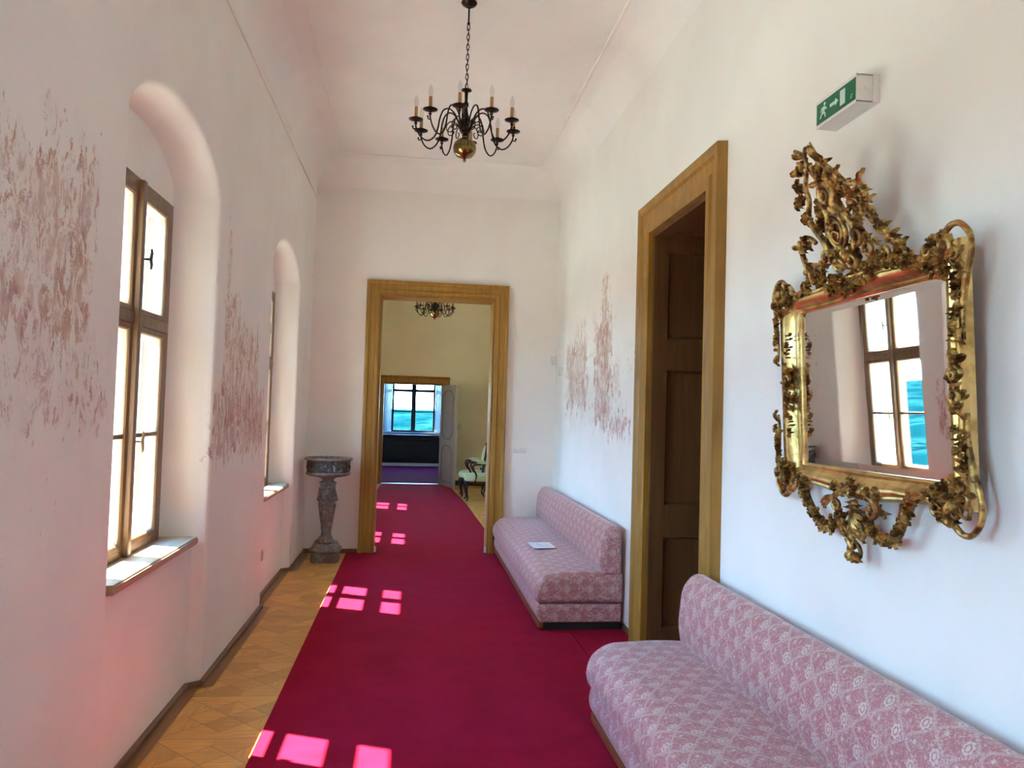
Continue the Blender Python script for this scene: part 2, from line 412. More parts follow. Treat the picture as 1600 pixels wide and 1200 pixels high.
def left_wall(name, y0, y1, niches, mat, ztop, label):
    b = MB(); n = 26
    def wallq(a0, a1, z0, z1, x=XL):
        # split tall quads so nothing is a sliver
        b.quad((x, a0, z0), (x, a1, z0), (x, a1, z1), (x, a0, z1))
    prev = y0
    rr = .05
    for c in niches:
        rings = []
        for off, x, hw, z, rise in ((rr, XL, HW, ZS, .25), (rr*.62, XL-.003, HW, ZS, .25), (rr*.28, XL-.014, HW, ZS, .25), (rr*.06, XL-.032, HW, ZS, .25), (0, XL-.05, HW-.02, ZS, .248), (0, XW, HWB, ZS, .20)):
            pts = arch(hw+off, z, rise+off, n)
            rings.append([(x, c+p, q) for p, q in pts])
        # lower outline: from sill level the reveal stops at the parapet plane
        f = rings[0]
        wallq(prev, f[0][1], 0, f[0][2]); b.quad((XL, prev, f[0][2]), (XL, f[0][1], f[0][2]), (XL, f[0][1], ztop), (XL, prev, ztop))
        for i in range(n):
            b.quad((XL, f[i][1], f[i][2]), (XL, f[i+1][1], f[i+1][2]), (XL, f[i+1][1], ztop), (XL, f[i][1], ztop))
        prev = f[-1][1]
        for j in range(len(rings)-1):
            A, B = rings[j], rings[j+1]
            for i in range(n): b.quad(A[i], A[i+1], B[i+1], B[i])
            for i in (0, n):
                a, d = A[i], B[i]
                if j < len(rings)-2:
                    b.quad((a[0], a[1], 0), (d[0], d[1], 0), (d[0], d[1], SILL), (a[0], a[1], SILL))
                else:
                    t = (XP-a[0])/(d[0]-a[0]); yp = a[1]+(d[1]-a[1])*t
                    b.quad((a[0], a[1], 0), (XP, yp, 0), (XP, yp, SILL), (a[0], a[1], SILL))
                    if i == 0: yp0 = yp
                    else: yp1 = yp
                b.quad((a[0], a[1], SILL), (d[0], d[1], SILL), (d[0], d[1], d[2]), (a[0], a[1], a[2]))
        b.quad((XP, yp0, 0), (XP, yp1, 0), (XP, yp1, SILL), (XP, yp0, SILL))
        B = rings[-1]
        b.f([b.v(p) for p in ((XP, yp0, SILL), (XP, yp1, SILL), (XW, B[-1][1], SILL), (XW, B[0][1], SILL))])
        # window wall with rectangular opening
        a0, a1 = c-WG['w'], c+WG['w']
        b.quad((XW, B[0][1], SILL), (XW, a0, SILL), (XW, a0, WG['z1']), (XW, B[0][1], WG['z1']))
        b.quad((XW, B[-1][1], SILL), (XW, a1, SILL), (XW, a1, WG['z1']), (XW, B[-1][1], WG['z1']))
        b.quad((XW, B[0][1], WG['z1']), (XW, B[-1][1], WG['z1']), (XW, B[-1][1], ZS), (XW, B[0][1], ZS))
        for i in range(n): b.quad((XW, B[i][1], ZS), (XW, B[i+1][1], ZS), B[i+1], B[i])
        # opening sides through the masonry up to the window box
        for (q0, q1) in (((a0, SILL), (a0, WG['z1'])), ((a0, WG['z1']), (a1, WG['z1'])), ((a1, WG['z1']), (a1, SILL)), ((a1, SILL), (a0, SILL))):
            b.quad((XW, *q0), (XW, *q1), (XW-.14, *q1), (XW-.14, *q0))
    b.quad((XL, prev, 0), (XL, y1, 0), (XL, y1, ztop), (XL, prev, ztop))
    ob = b.build(name, mat, ang=30); struct(ob, label)
    # outer facade with deep yellow reveals
    b = MB(); XO, XI = -1.78, XL-.37+.0
    edges = [y0]
    for c in niches: edges += [c-WG['w'], c+WG['w']]
    edges.append(y1)
    for i in range(0, len(edges), 2): b.box(XO, XI, edges[i], edges[i+1], -.3, ztop+.8)
    for i in range(1, len(edges)-1, 2):
        b.box(XO, XI, edges[i], edges[i+1], -.3, .80); b.box(XO, XI, edges[i], edges[i+1], 3.12, ztop+.8)
    ob2 = b.build(name.replace('wall_left', 'wall_facade'), M['facade'], smooth=False); struct(ob2)
    return ob

left_wall('wall_left', YB, YE, NICHE1, M['wall_l'], ZC+.10, 'long plastered wall with arched window niches and faded fresco')
left_wall('wall_left_next_room', 9.12, 17.0, NICHE2, M['cream'], 5.0, 'window wall of the room beyond')

# floor and parapet-niche floor: one slab
b = MB(); b.box(-1.30, 2.35, YB-.2, 17.15, -.2, 0)
struct(b.build('floor', M['parquet'], smooth=False), 'honey star-pattern parquet floor')

DL, DR, DH = -.405, .895, 2.90        # end doorway
# end wall with doorway
b = MB()
for y, mt in ((YE, 0),):
    b.box(XL-.3, DL, YE, 9.12, 0, 5.2); b.box(DR, XR+.3, YE, 9.12, 0, 5.2); b.box(DL, DR, YE, 9.12, DH, 5.2)
struct(b.build('wall_end', M['wall'], smooth=False), 'white end wall pierced by the oak-framed doorway')
b = MB(); b.box(XL-.3, XR+.3, YB-.2, YB, 0, 4.6)
struct(b.build('wall_back', M['wall'], smooth=False))
# right wall, doorway 4.12..5.18
RY0, RY1, RH = 4.12, 5.18, 2.88; XRR = 2.27
b = MB()
b.box(XR, XR+.3, YB, RY0, 0, 4.6); b.box(XR, XR+.3, RY1, YE, 0, 4.6); b.box(XR, XR+.3, RY0, RY1, RH, 4.6)
struct(b.build('wall_right', M['wall_r'], smooth=False), 'white corridor wall with faint fresco and side doorway')
# wall mass behind the lining
b = MB(); b.box(XR+.3, XRR+.1, RY0-.5, RY0-.03, 0, 3.3); b.box(XR+.3, XRR+.1, RY1+.03, RY1+.5, 0, 3.3); b.box(XR+.3, XRR+.1, RY0-.5, RY1+.5, RH+.03, 3.3)
b.box(XRR+.1, XRR+.2, RY0-.5, RY1+.5, 0, 3.3)
struct(b.build('wall_right_thickness', M['wall'], smooth=False))

# ceiling with cove on all sides
b = MB(); rings = []
prof = [(-.012, ZC-.0)] + [(-.012+.262*(1-cos(t*pi/2/12)), ZC+.01+.42*sin(t*pi/2/12)) for t in range(13)] + [(.27, 4.385), (.29, 4.385), (.30, 4.38)]
for ins, z in prof:
    rings.append([b.v(p) for p in ((XL+ins, YB+ins, z), (XR-ins*.9, YB+ins, z), (XR-ins*.9, YE-ins, z), (XL+ins, YE-ins, z))])
for i in range(len(rings)-1):
    for k in range(4): b.f([rings[i][k], rings[i][(k+1) % 4], rings[i+1][(k+1) % 4], rings[i+1][k]])
b.f(rings[-1])
struct(b.build('ceiling', M['ceil'], ang=30), 'white coved ceiling of the corridor')
b = MB(); b.box(XL-.6, XR+.5, YB-.2, 9.1, 4.6, 4.8); struct(b.build('ceiling_slab', M['ceil'], smooth=False))
# thin cornice bead at cove foot, and bead on the ceiling
b = MB(); A = []
for y in (YB, YE): A.append([b.v((XL+px, y, ZC-.014+pz)) for px, pz in ((0, 0), (.010, .001), (.014, .008), (.008, .014), (0, .014))])
for i in range(4): b.f([A[0][i], A[0][i+1], A[1][i+1], A[1][i]])
struct(b.build('trim_1', M['ceil'], ang=50), 'thin cornice bead where wall meets cove')
b = MB(); b.sweep_rect(XL+.30, XR-.27, YB+.3, YE-.3, [(0, 0), (-.004, -.012), (-.016, -.012), (-.02, 0)], lambda a, c, p: (a, c, 4.382+p))
struct(b.build('trim_2', M['ceil'], ang=50), 'fine plaster bead outlining the flat ceiling')

# next room
b = MB(); b.box(1.75, 1.95, 9.12, 17.0, 0, 5.2); struct(b.build('wall_right_next_room', M['cream'], smooth=False))
b = MB(); b.box(XL-.65, 2.0, 9.12, 17.2, 5.0, 5.2); struct(b.build('ceiling_next_room', M['ceil'], smooth=False))
FL, FR, FH = -.66, .62, 2.19
b = MB(); b.box(XL-.65, FL, 17.0, 17.3, 0, 5.2); b.box(FR, 2.0, 17.0, 17.3, 0, 5.2); b.box(FL, FR, 17.0, 17.3, FH, 5.2)
struct(b.build('wall_far', M['cream'], smooth=False), 'cream far wall of the next room above the small doorway')
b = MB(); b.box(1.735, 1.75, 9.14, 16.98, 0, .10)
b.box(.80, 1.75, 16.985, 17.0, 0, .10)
struct(b.build('baseboard_next_room', M['dark_and_backlit'], smooth=False))

# third room with its big window
b = MB(); b.box(-1.6, 1.6, 17.15, 22.9, -.2, 0); struct(b.build('floor_far_room', M['parquet'], smooth=False))
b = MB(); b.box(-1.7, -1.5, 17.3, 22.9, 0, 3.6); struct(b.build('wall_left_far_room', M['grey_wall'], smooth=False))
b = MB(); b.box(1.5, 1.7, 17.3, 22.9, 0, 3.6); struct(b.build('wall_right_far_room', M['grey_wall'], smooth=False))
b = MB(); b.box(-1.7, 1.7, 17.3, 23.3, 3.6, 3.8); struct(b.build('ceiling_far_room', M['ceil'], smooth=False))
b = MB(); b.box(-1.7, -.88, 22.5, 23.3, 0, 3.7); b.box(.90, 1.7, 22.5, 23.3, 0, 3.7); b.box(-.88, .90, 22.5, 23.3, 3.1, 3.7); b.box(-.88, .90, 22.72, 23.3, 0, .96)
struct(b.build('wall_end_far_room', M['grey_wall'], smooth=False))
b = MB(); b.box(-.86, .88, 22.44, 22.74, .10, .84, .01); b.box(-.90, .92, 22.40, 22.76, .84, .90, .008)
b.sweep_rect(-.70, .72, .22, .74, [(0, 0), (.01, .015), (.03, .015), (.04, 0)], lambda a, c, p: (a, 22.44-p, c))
struct(b.build('trim_parapet', M['dark_and_backlit']), 'panelled parapet under the far window, backlit shade painted in as near-black')
b = MB(); b.box(-1.5, 1.5, 22.38, 22.5, 0, .09); struct(b.build('baseboard_far_room', M['win_white'], smooth=False))

# skirting along left wall following the niches
path = [(XL, YB)]
for c in NICHE1: path += [(XL, c-HW), (XP, c-HW+.05), (XP, c+HW-.05), (XL, c+HW)]
path += [(XL, YE)]
b = MB()
for (x0, y0), (x1, y1) in zip(path[:-1], path[1:]):
    t = .018
    pr = [(0, 0), (t, 0), (t, .025), (t*.5, .036), (0, .036)]
    A = [b.v((x0+px, y0, pz)) for px, pz in pr]; B = [b.v((x1+px, y1, pz)) for px, pz in pr]
    for i in range(4): b.f([A[i], A[i+1], B[i+1], B[i]])
struct(b.build('baseboard_left', M['skirt'], ang=20), 'low brown skirting following the window wall')
b = MB()
for (x0, y0), (x1, y1) in zip(path[:-1], path[1:]):
    b.f([b.v(p) for p in ((x0, y0, .003), (x0+.075, y0, .003), (x1+.075, y1, .003), (x1, y1, .003))])
struct(b.build('trim_floor_border', wood('floor_border', (.24, .11, .035), (.33, .16, .05), .35, axis='Y'), smooth=False), 'dark parquet border strip along the window wall')
b = MB(); b.box(XL, DL-.16, YE-.016, YE, 0, .05); b.box(DR+.12, XR, YE-.016, YE, 0, .05)
struct(b.build('baseboard_end', M['skirt'], smooth=False))
b = MB(); b.box(XR-.016, XR, YB, RY0-.21, 0, .05); b.box(XR-.016, XR, RY1+.21, YE, 0, .05)
struct(b.build('baseboard_right', M['skirt'], smooth=False))

# ------------------------------------------------------------------ windows on the left
def make_window(idx, c):
    root = empty('window_%d' % idx, (XW, c, .85)); struct(root, 'oak two-leaf window with upper lights in an arched niche')
    w, H = WG['w'], WG['z1']-.85
    xi = .035                               # inner face stands proud into niche
    def mpx(a, bb, p): return (p, a, bb)
    # fixed frame + mullion + transom
    b = MB()
    b.sweep_rect(-w+.055, w-.055, .055, H-.05, [(0, -.09), (0, .018), (.012, .022), (.055, .022), (.055, -.09)], mpx)
    b.build('window_frame', M['win_wood'], root, ang=30)
    b = MB(); b.box(-.075, .048, -.026, .026, .0, H, .012); b.build('mullion', M['win_wood'], root)
    b = MB(); TZ = 1.155
    b.box(-.085, .030, -w+.02, w-.02, TZ-.028, TZ+.03, .008); b.build('transom', M['win_wood'], root)
    # white outer box lining
    b = MB(); b.sweep_rect(-w+.004, w-.004, .004, H-.004, [(0, -.17), (0, -.09), (-.02, -.09), (-.02, -.17), (0, -.17)], mpx)
    b.build('box_lining', M['win_white'], root, smooth=False)
    # four casements
    G = -.045
    for (y0, y1, side) in ((-w+.045, -.02, -1), (.02, w-.045, 1)):
        for (z0, z1, low) in ((.045, TZ-.026, True), (TZ+.028, H-.045, False)):
            b = MB(); s = .036
            b.sweep_rect(y0+s, y1-s, z0+s, z1-s, [(.0, G), (.0, .012), (.006, .02), (s-.006, .024), (s, .018), (s, G-.02), (0, G-.02), (0, G)], mpx)
            cs = b.build('casement', M['win_wood'], root, ang=30)
            b = MB(); b.sweep_rect(y0+s+.012, y1-s-.012, z0+s+.012, z1-s-.012, [(0, G), (0, -.012), (.012, .006), (.012, G)], mpx)
            if low:
                zm = (z0+z1)/2; b.box(G-.004, .004, y0+s, y1-s, zm-.008, zm+.008)
            tag(b.build('glazing_bead', M['win_light'], cs, ang=30), 'cream painted glazing bead and muntin')
            if low:
                b = MB(); b.box(.002, .014, y0+s+.002, y1-s-.002, zm-.011, zm+.011, .003); b.build('muntin', M['win_wood'], cs)
            b = MB(); b.quad((G+.012, y0+s, z0+s), (G+.012, y1-s, z0+s), (G+.012, y1-s, z1-s), (G+.012, y0+s, z1-s)); b.build('window_pane', M['glass'], cs, smooth=False)
            if side == 1:                   # espagnolette handles
                zh = .56 if low else z0+.27
                b = MB(); yh = y0+.02
                b.lathe([(.013, 0), (.013, .008), (.006, .01), (.006, .05)], n=12)
                for vv in b.b.verts: vv.co = Vector((vv.co.z+.022, vv.co.x+yh, vv.co.y+zh))
                b.tube([(.072, yh, zh-.05), (.074, yh, zh-.03), (.07, yh, zh), (.074, yh, zh+.03), (.072, yh, zh+.05)], [.005, .007, .008, .007, .005], 10)
                b.box(.018, .028, yh-.012, yh+.012, zh-.03, zh+.03, .003)
                b.build('window_handle', M['brass_handle'] if low else M['iron'], cs)
    # sill board
    b = MB(); sx = XP+.055-XW; t0, t1 = -.03, .012
    pts = [(-.02, -HWB), (XP-XW, -HWB-.05), (sx, -HWB-.035), (sx, HWB+.035), (XP-XW, HWB+.05), (-.02, HWB)]
    A = [b.v((x, y, t1)) for x, y in pts]; B = [b.v((x, y, t0)) for x, y in pts]
    b.f(A); b.f(B[::-1])
    for i in range(6): b.f([A[i], A[(i+1) % 6], B[(i+1) % 6], B[i]])
    bmesh.ops.bevel(b.b, geom=[e for e in b.b.edges if all(v.co.x > sx-.01 for v in e.verts)], offset=.008, segments=3, affect='EDGES')
    b.build('window_sill', M['sill'], root)
    return root
w0 = make_window(1, NICHE1[2])
for i, c in enumerate([NICHE1[3], NICHE1[1], NICHE1[0]] + NICHE2):
    w_ = copy_tree(w0); w_.name = 'window_%d' % (i+2); w_.location = (XW, c, .85)

# far window
root = empty('window_8', (0.01, 22.95, 1.02)); struct(root, 'tall far window overlooking haze-tinted hills')
def mpy(a, bb, p): return (a, -p, bb)
FW, FHh = .62, 1.95
b = MB(); b.sweep_rect(-FW+.05, FW-.05, 0.0, FHh, [(0, -.05), (0, .03), (.06, .03), (.06, -.05), (0, -.05)], mpy); b.build('window_frame', M['dark_and_backlit'], root, ang=30)
b = MB(); b.box(-.065, .065, -.03, .05, 0, FHh, .01); b.build('mullion', M['dark_and_backlit'], root)
b = MB(); b.box(-FW+.02, FW-.02, -.035, .05, 1.12, 1.20, .01); b.build('transom', M['dark_and_backlit'], root)
for s in (-1, 1):
    x0, x1 = (.045, FW-.05) if s > 0 else (-FW+.05, -.045)
    b = MB(); b.box(x0, x1, -.012, .02, .53, .565); b.build('muntin', M['dark_and_backlit'], root)
    b = MB(); b.quad((x0, 0, 0), (x1, 0, 0), (x1, 0, FHh), (x0, 0, FHh)); b.build('window_pane', M['glass'], root, smooth=False)
    # folded shutter lying in the splayed niche side
    b = MB(); sh = []
    L = .42; a = R(62)
    b.box(0, L, -.012, .012, -.02, FHh, .004)
    for z0, z1 in ((.06, .9), (1.0, 1.85)):
        b.sweep_rect(.05, L-.05, z0, z1, [(0, 0), (.008, .008), (.02, .008), (.028, 0)], lambda aa, c_, p: (aa, (-.012-p) if s > 0 else (-.012-p), c_))
    ob = b.build('window_shutter', M['shutter'], root)
    ob.location = (s*.64, -.06, 0); ob.rotation_euler = (0, 0, -a if s > 0 else pi+a)
b = MB(); b.box(-.88, .88, -.02, .5, -.08, -.03, .01); b.build('window_sill', M['dark_and_backlit'], root)

# ------------------------------------------------------------------ doors
CPROF = [(0, 0), (0, .035), (.012, .045), (.045, .045), (.055, .032), (.105, .036), (.115, .052), (.135, .06), (.155, .058), (.158, 0)]
def scaled(pr, w): return [(d*w/.158, p) for d, p in pr]
root = empty('door_1', (0, YE, 0)); struct(root, 'oak casing around the doorway at the corridor end')
b = MB(); b.sweep_rect(DL, DR, 0, DH, scaled(CPROF, .155), lambda a, c, p: (a, -p, c), closed=False); b.build('door_casing', M['oak'], root, ang=25)
b = MB(); b.sweep_rect(DL, DR, 0, DH, [(0, .0), (-.02, 0), (-.02, -.32), (0, -.32)], lambda a, c, p: (a, -p, c), closed=False); b.build('jamb_lining', M['oak'], root, ang=25)
b = MB(); b.sweep_rect(DL, DR, 0, DH, scaled(CPROF, .155), lambda a, c, p: (a, .32+p, c), closed=False); b.build('door_casing', M['oak'], root, ang=25)
for sx in (DL+.03, DR-.03):
    b = MB(); b.lathe([(.016, 0), (.016, .05), (.012, .062), (.0, .066)], c=(sx, .03, .012), n=14); tag(b.build('door_stop', M['white_plastic'], root), 'small white door stop')
# light strike strip on right jamb
b = MB(); b.box(DR-.024, DR-.02, .18, .21, 0.02, 1.95); tag(b.build('strike_strip', M['win_light'], root, smooth=False), 'pale metal strip on the jamb')
b = MB(); b.box(DR-.028, DR-.02, .17, .22, .98, 1.12, .002); b.build('strike_plate', M['threshold'], root)

root = empty('door_2', (XR, 0, 0)); struct(root, 'deep oak side doorway with panelled lining')
pr = scaled(CPROF, .21)
b = MB(); b.sweep_rect(RY0, RY1, 0, RH, pr, lambda a, c, p: (-p, a, c), closed=False); b.build('door_casing', M['oak'], root, ang=25)
b = MB(); D = XRR-XR
def lining_panels(mp, a0, a1, spans, b, st=.085):
    # board face with recessed panels: mp(a, z, depth)
    zs = [spans[0][0]-.13 if spans[0][0] > .2 else 0.0] + [v for s_ in spans for v in s_] + [spans[-1][1]+.1]
    def fb(x0, x1, z0, z1, p0, p1):
        vs = [b.v(mp(x, z, p)) for x in (x0, x1) for z in (z0, z1) for p in (p0, p1)]
        for q in ((0,1,3,2),(4,6,7,5),(0,4,5,1),(2,3,7,6),(0,2,6,4),(1,5,7,3)): b.f([vs[i] for i in q])
    fb(a0, a0+st, 0, zs[-1], 0, .03); fb(a1-st, a1, 0, zs[-1], 0, .03)
    edges = [0.0] + [v for s_ in spans for v in s_] + [zs[-1]]
    for i in range(0, len(edges), 2): fb(a0+st, a1-st, edges[i], edges[i+1], 0, .03)
    for z0, z1 in spans:
        fb(a0+st, a1-st, z0, z1, .022, .03)
        b.sweep_rect(a0+st, a1-st, z0, z1, [(0, -.004), (-.014, -.006), (-.02, .014), (-.024, .022)], lambda x, z, p: mp(x, z, p))
        # inner bead with notched corners
        k = .03; n_ = .02
        x0, x1, y0, y1 = a0+st+k, a1-st-k, z0+k, z1-k
        P = [(x0+n_, y0), (x1-n_, y0), (x1-n_, y0+n_), (x1, y0+n_), (x1, y1-n_), (x1-n_, y1-n_), (x1-n_, y1), (x0+n_, y1), (x0+n_, y1-n_), (x0, y1-n_), (x0, y0+n_), (x0+n_, y0+n_)]
        b.tube([mp(x, z, .019) for x, z in P], .005, 6, closed=True)
        for x, z in ((x0+.008, y0+.008), (x1-.008, y0+.008), (x0+.008, y1-.008), (x1-.008, y1-.008)):
            c_ = Vector(mp(x, z, .018)); b.ball(c_, .009, 8, 5)
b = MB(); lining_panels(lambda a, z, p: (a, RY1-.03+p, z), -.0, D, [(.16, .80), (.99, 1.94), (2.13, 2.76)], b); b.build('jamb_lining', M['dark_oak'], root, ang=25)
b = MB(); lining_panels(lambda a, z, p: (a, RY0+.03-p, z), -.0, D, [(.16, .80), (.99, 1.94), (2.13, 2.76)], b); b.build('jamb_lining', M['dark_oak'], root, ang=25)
b = MB()
def soff(a, z, p): return (a, RY0+.03+z, RH-.03+p)
b.box(0, .085, RY0, RY1, RH-.03, RH); b.box(D-.085, D, RY0, RY1, RH-.03, RH); b.box(.085, D-.085, RY0, RY0+.12, RH-.03, RH); b.box(.085, D-.085, RY1-.12, RY1, RH-.03, RH)
b.box(.085, D-.085, RY0+.12, RY1-.12, RH-.008, RH)
b.sweep_rect(.085, D-.085, RY0+.12, RY1-.12, [(0, 0), (-.014, -.002), (-.022, .02)], lambda x, y, p: (x, y, RH-.03+p))
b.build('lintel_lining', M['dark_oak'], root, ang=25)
lf = MB(); lf.box(D, D+.04, RY0, RY1, 0.012, RH-.01, .004)
for z0, z1 in ((.2, .95), (1.15, 2.7)):
    for y0, y1 in ((RY0+.1, (RY0+RY1)/2-.06), ((RY0+RY1)/2+.06, RY1-.1)):
        lf.sweep_rect(y0, y1, z0, z1, [(0, 0), (.01, .014), (.03, .014), (.04, 0)], lambda a, c, p: (D-p, a, c))
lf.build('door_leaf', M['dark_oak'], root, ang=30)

root = empty('door_3', (0, 17.0, 0)); struct(root, 'small doorway in the far wall of the next room')
b = MB(); b.sweep_rect(FL, FR, 0, FH, scaled(CPROF, .16), lambda a, c, p: (a, -p, c), closed=False); b.build('door_casing', M['oak'], root, ang=25)
b = MB(); b.sweep_rect(FL, FR, 0, FH, [(0, 0), (-.02, 0), (-.02, -.30), (0, -.30)], lambda a, c, p: (a, -p, c), closed=False); b.build('jamb_lining', M['oak'], root, ang=25)
b = MB(); b.box(FL, FR, -.02, .05, 0.0, .016, .004); tag(b.build('threshold_strip', M['threshold'], root), 'shiny metal threshold strip')
# open leaf: hinged at FR, swinging towards us
b = MB(); LW = .98
b.box(0, LW, -.02, .02, .014, 2.16, .004)
leaf = b.build('door_leaf', M['greydoor'], root); tag(leaf, 'open grey panelled door leaf')
leaf.location = (FR+.0, -.04, 0); leaf.rotation_euler = (0, 0, R(-74))
for z0, z1, wv in ((.12, .88, 1), (1.02, 2.04, 1)):
    b = MB(); x0, x1 = .14, LW-.14
    P = [(x0, z0), (x1, z0), (x1, z1-.1), (x1-.06, z1-.09), (x1-.12, z1-.03), (x1-.2, z1), (x0+.2, z1), (x0+.12, z1-.03), (x0+.06, z1-.09), (x0, z1-.1)]
    if z0 > 1: P = [(x0, z0+.1), (x0+.06, z0+.09), (x0+.12, z0+.03), (x0+.2, z0), (x1-.2, z0), (x1-.12, z0+.03), (x1-.06, z0+.09), (x1, z0+.1)] + P[2:]
    for s in (-1, 1): b.tube([(x, s*.022, z) for x, z in P], .014, 6, closed=True)
    b.build('door_panel_moulding', M['greymould'], leaf)
b = MB(); b.tube([(LW-.07, .02, 1.02), (LW-.07, .07, 1.02), (LW-.18, .075, 1.02)], .009, 8); b.box(LW-.095, LW-.045, .018, .026, .92, 1.10, .003); b.build('door_handle', M['brass_handle'], leaf)

# ------------------------------------------------------------------ outdoors
b = MB()
import mathutils.noise as mn
def hgt(x, y):
    d = math.hypot(x, y); h = -14
    h += max(0, (d-120))*.045*(.55+.6*mn.noise(Vector((x*.004, y*.004, 1.3)))) + 7*mn.noise(Vector((x*.011, y*.011, 0)))*min(1, max(0, d-90)/150) + 2.5*mn.noise(Vector((x*.05, y*.05, 3)))*min(1, max(0, d-90)/150)
    return min(h, 1.0+.0015*d)
def terrain(name, i0, i1, mat, label):
    b = MB(); ring = []
    for i in range(i0, i1):
        rr_ = 6*(1.093**i)
        ring.append([b.v((rr_*cos(2*pi*k/96), 8+rr_*sin(2*pi*k/96), hgt(rr_*cos(2*pi*k/96), rr_*sin(2*pi*k/96)))) for k in range(96)])
    for i in range(len(ring)-1):
        for k in range(96): b.f([ring[i][k], ring[i][(k+1) % 96], ring[i+1][(k+1) % 96], ring[i+1][k]])
    if i0 == 0: b.f(ring[0][::-1])
    struct(b.build(name, mat, ang=80), label)
terrain('ground', 0, 30, M['bounce_court'], 'unseen ground below the windows, made pale to bounce light indoors')
terrain('ground_hills', 29, 70, M['land'], 'green hills outside the far window, tinted turquoise for blue haze')

# ------------------------------------------------------------------ carpets
def slab(name, pts, z0, z1, mat, label, cat):
    b = MB(); A = [b.v((x, y, z1)) for x, y in pts]; B = [b.v((x, y, z0)) for x, y in pts]; b.f(A); b.f(B[::-1])
    n = len(pts)
    for i in range(n): b.f([A[i], A[(i+1) % n], B[(i+1) % n], B[i]])
    return tag(b.build(name, mat, smooth=False), label, cat)
slab('carpet_runner', [(-.68, YB+.05), (1.2, YB+.05), (1.2, YE-.02), (DR-.022, YE-.02), (DR-.022, 9.14), (1.07, 9.14), (1.03, 10.2), (.97, 13.3), (.81, 16.93), (FL+.02, 16.93), (-.68, 13.3), (-.68, 9.14), (DL+.022, 9.14), (DL+.022, YE-.02), (-.68, YE-.02)],
     .0, .012, M['carpet'], 'long crimson carpet running down the corridor through the end doorway', 'carpet')
slab('carpet_mat', [(1.206, RY0+.005), (XR-.07, RY0+.005), (XRR-.01, RY0+.035), (XRR-.01, RY1-.035), (XR-.07, RY1-.035), (XR-.07, RY1+.215), (XR-.02, RY1+.215), (XR-.02, 5.80), (1.206, 5.80)], .0, .012, M['carpet'], 'dark red carpet piece laid into the side doorway between the sofas', 'carpet')
slab('carpet_blue_lit', [(-.95, 17.32), (1.05, 17.32), (1.05, 22.36), (-.95, 22.36)], .0, .012, M['carpet2'], 'red carpet tinted purple for blue window light, in the dark room under the far window', 'carpet')

# ------------------------------------------------------------------ sofas
def prism_uv(name, prof, L, r, mat, parent, crown=0):
    """closed x-z profile extruded along +y (0..L) with rounded ends, brocade UVs in metres"""
    b = MB(); uvl = b.b.loops.layers.uv.new('UVMap')
    n = len(prof); cx = sum(p[0] for p in prof)/n; cz = (min(p[1] for p in prof)+max(p[1] for p in prof))/2
    w = max(p[0] for p in prof)-min(p[0] for p in prof); h = max(p[1] for p in prof)-min(p[1] for p in prof)
    arc = [0]
    for i in range(n): arc.append(arc[-1]+(Vector(prof[(i+1) % n])-Vector(prof[i])).length)
    st = []; K = 6
    for k in range(K+1): a = pi/2*k/K; st.append((r*(1-cos(pi/2-a))*0+r*(1-sin(a)), r*(1-cos(pi/2-(pi/2-a)))))
    # st: (y offset from the end, inset)
    ends = [(r*(1-sin(pi/2*k/K)), r*(1-cos(pi/2*(1-k/K)))) for k in range(K+1)]
    ends = [(r*(1-cos(pi/2*k/K)), r*(1-sin(pi/2*k/K))) for k in range(K+1)]
    seq = [(yo, ins) for yo, ins in ends] + [(L*f_, 0) for f_ in (.15, .3, .45, .6, .75, .9)] + [(L-yo, ins) for yo, ins in reversed(ends)]
    rings = []
    for yo, ins in seq:
        fx = (w/2-ins)/(w/2); fz = (h/2-ins)/(h/2)
        rings.append([b.v((cx+(x-cx)*fx, yo, cz+(z-cz)*fz)) for x, z in prof])
    ulen = [0]
    for i in range(1, len(seq)): ulen.append(ulen[-1]+math.hypot(seq[i][0]-seq[i-1][0], seq[i][1]-seq[i-1][1]))
    for i in range(len(rings)-1):
        for k in range(n):
            f = b.f([rings[i][k], rings[i][(k+1) % n], rings[i+1][(k+1) % n], rings[i+1][k]])
            if f:
                for lp, (u_, v_) in zip(f.loops, ((ulen[i], arc[k]), (ulen[i], arc[k+1]), (ulen[i+1], arc[k+1]), (ulen[i+1], arc[k]))): lp[uvl].uv = (u_, v_)
    for rg in (rings[0][::-1], rings[-1]):
        f = b.f(rg)
        if f:
            for lp in f.loops: lp[uvl].uv = (lp.vert.co.x, lp.vert.co.z)
    return b.build(name, mat, parent, ang=60)
def make_sofa(L):
    # local x: 0 = wall side, negative towards the corridor; y along the wall
    r = empty('sofa')
    seat = roundpoly([(0, .195), (-.655, .195), (-.675, .26), (-.655, .345), (-.57, .415), (-.3, .43), (0, .415)], [.02, .03, .05, .07, .10, .1, .02], 7)
    prism_uv('seat_cushion', seat, L, .05, M['brocade'], r)
    base = roundpoly([(-.01, .055), (-.63, .055), (-.655, .12), (-.64, .19), (-.01, .19)], [.01, .03, .05, .02, .01], 5)
    q = prism_uv('base', base, L-.03, .02, M['brocade'], r); q.location = (0, .015, 0)
    bk = roundpoly([(-.015, .40), (-.165, .40), (-.185, .50), (-.165, .70), (-.10, .775), (-.03, .765), (-.015, .70)], [.01, .03, .08, .07, .06, .04, .05], 7)
    prism_uv('backrest', bk, L, .045, M['brocade'], r)
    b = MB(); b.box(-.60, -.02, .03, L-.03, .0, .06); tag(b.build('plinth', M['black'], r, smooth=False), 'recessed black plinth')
    b = MB(); b.box(-.635, -.60, .02, L-.02, .012, .055, .004); tag(b.build('front_rail', M['plinthwood'], r), 'reddish wooden rail at the foot')
    return r
s1 = make_sofa(3.1); s1.location = (XR-.02, .90, .012)
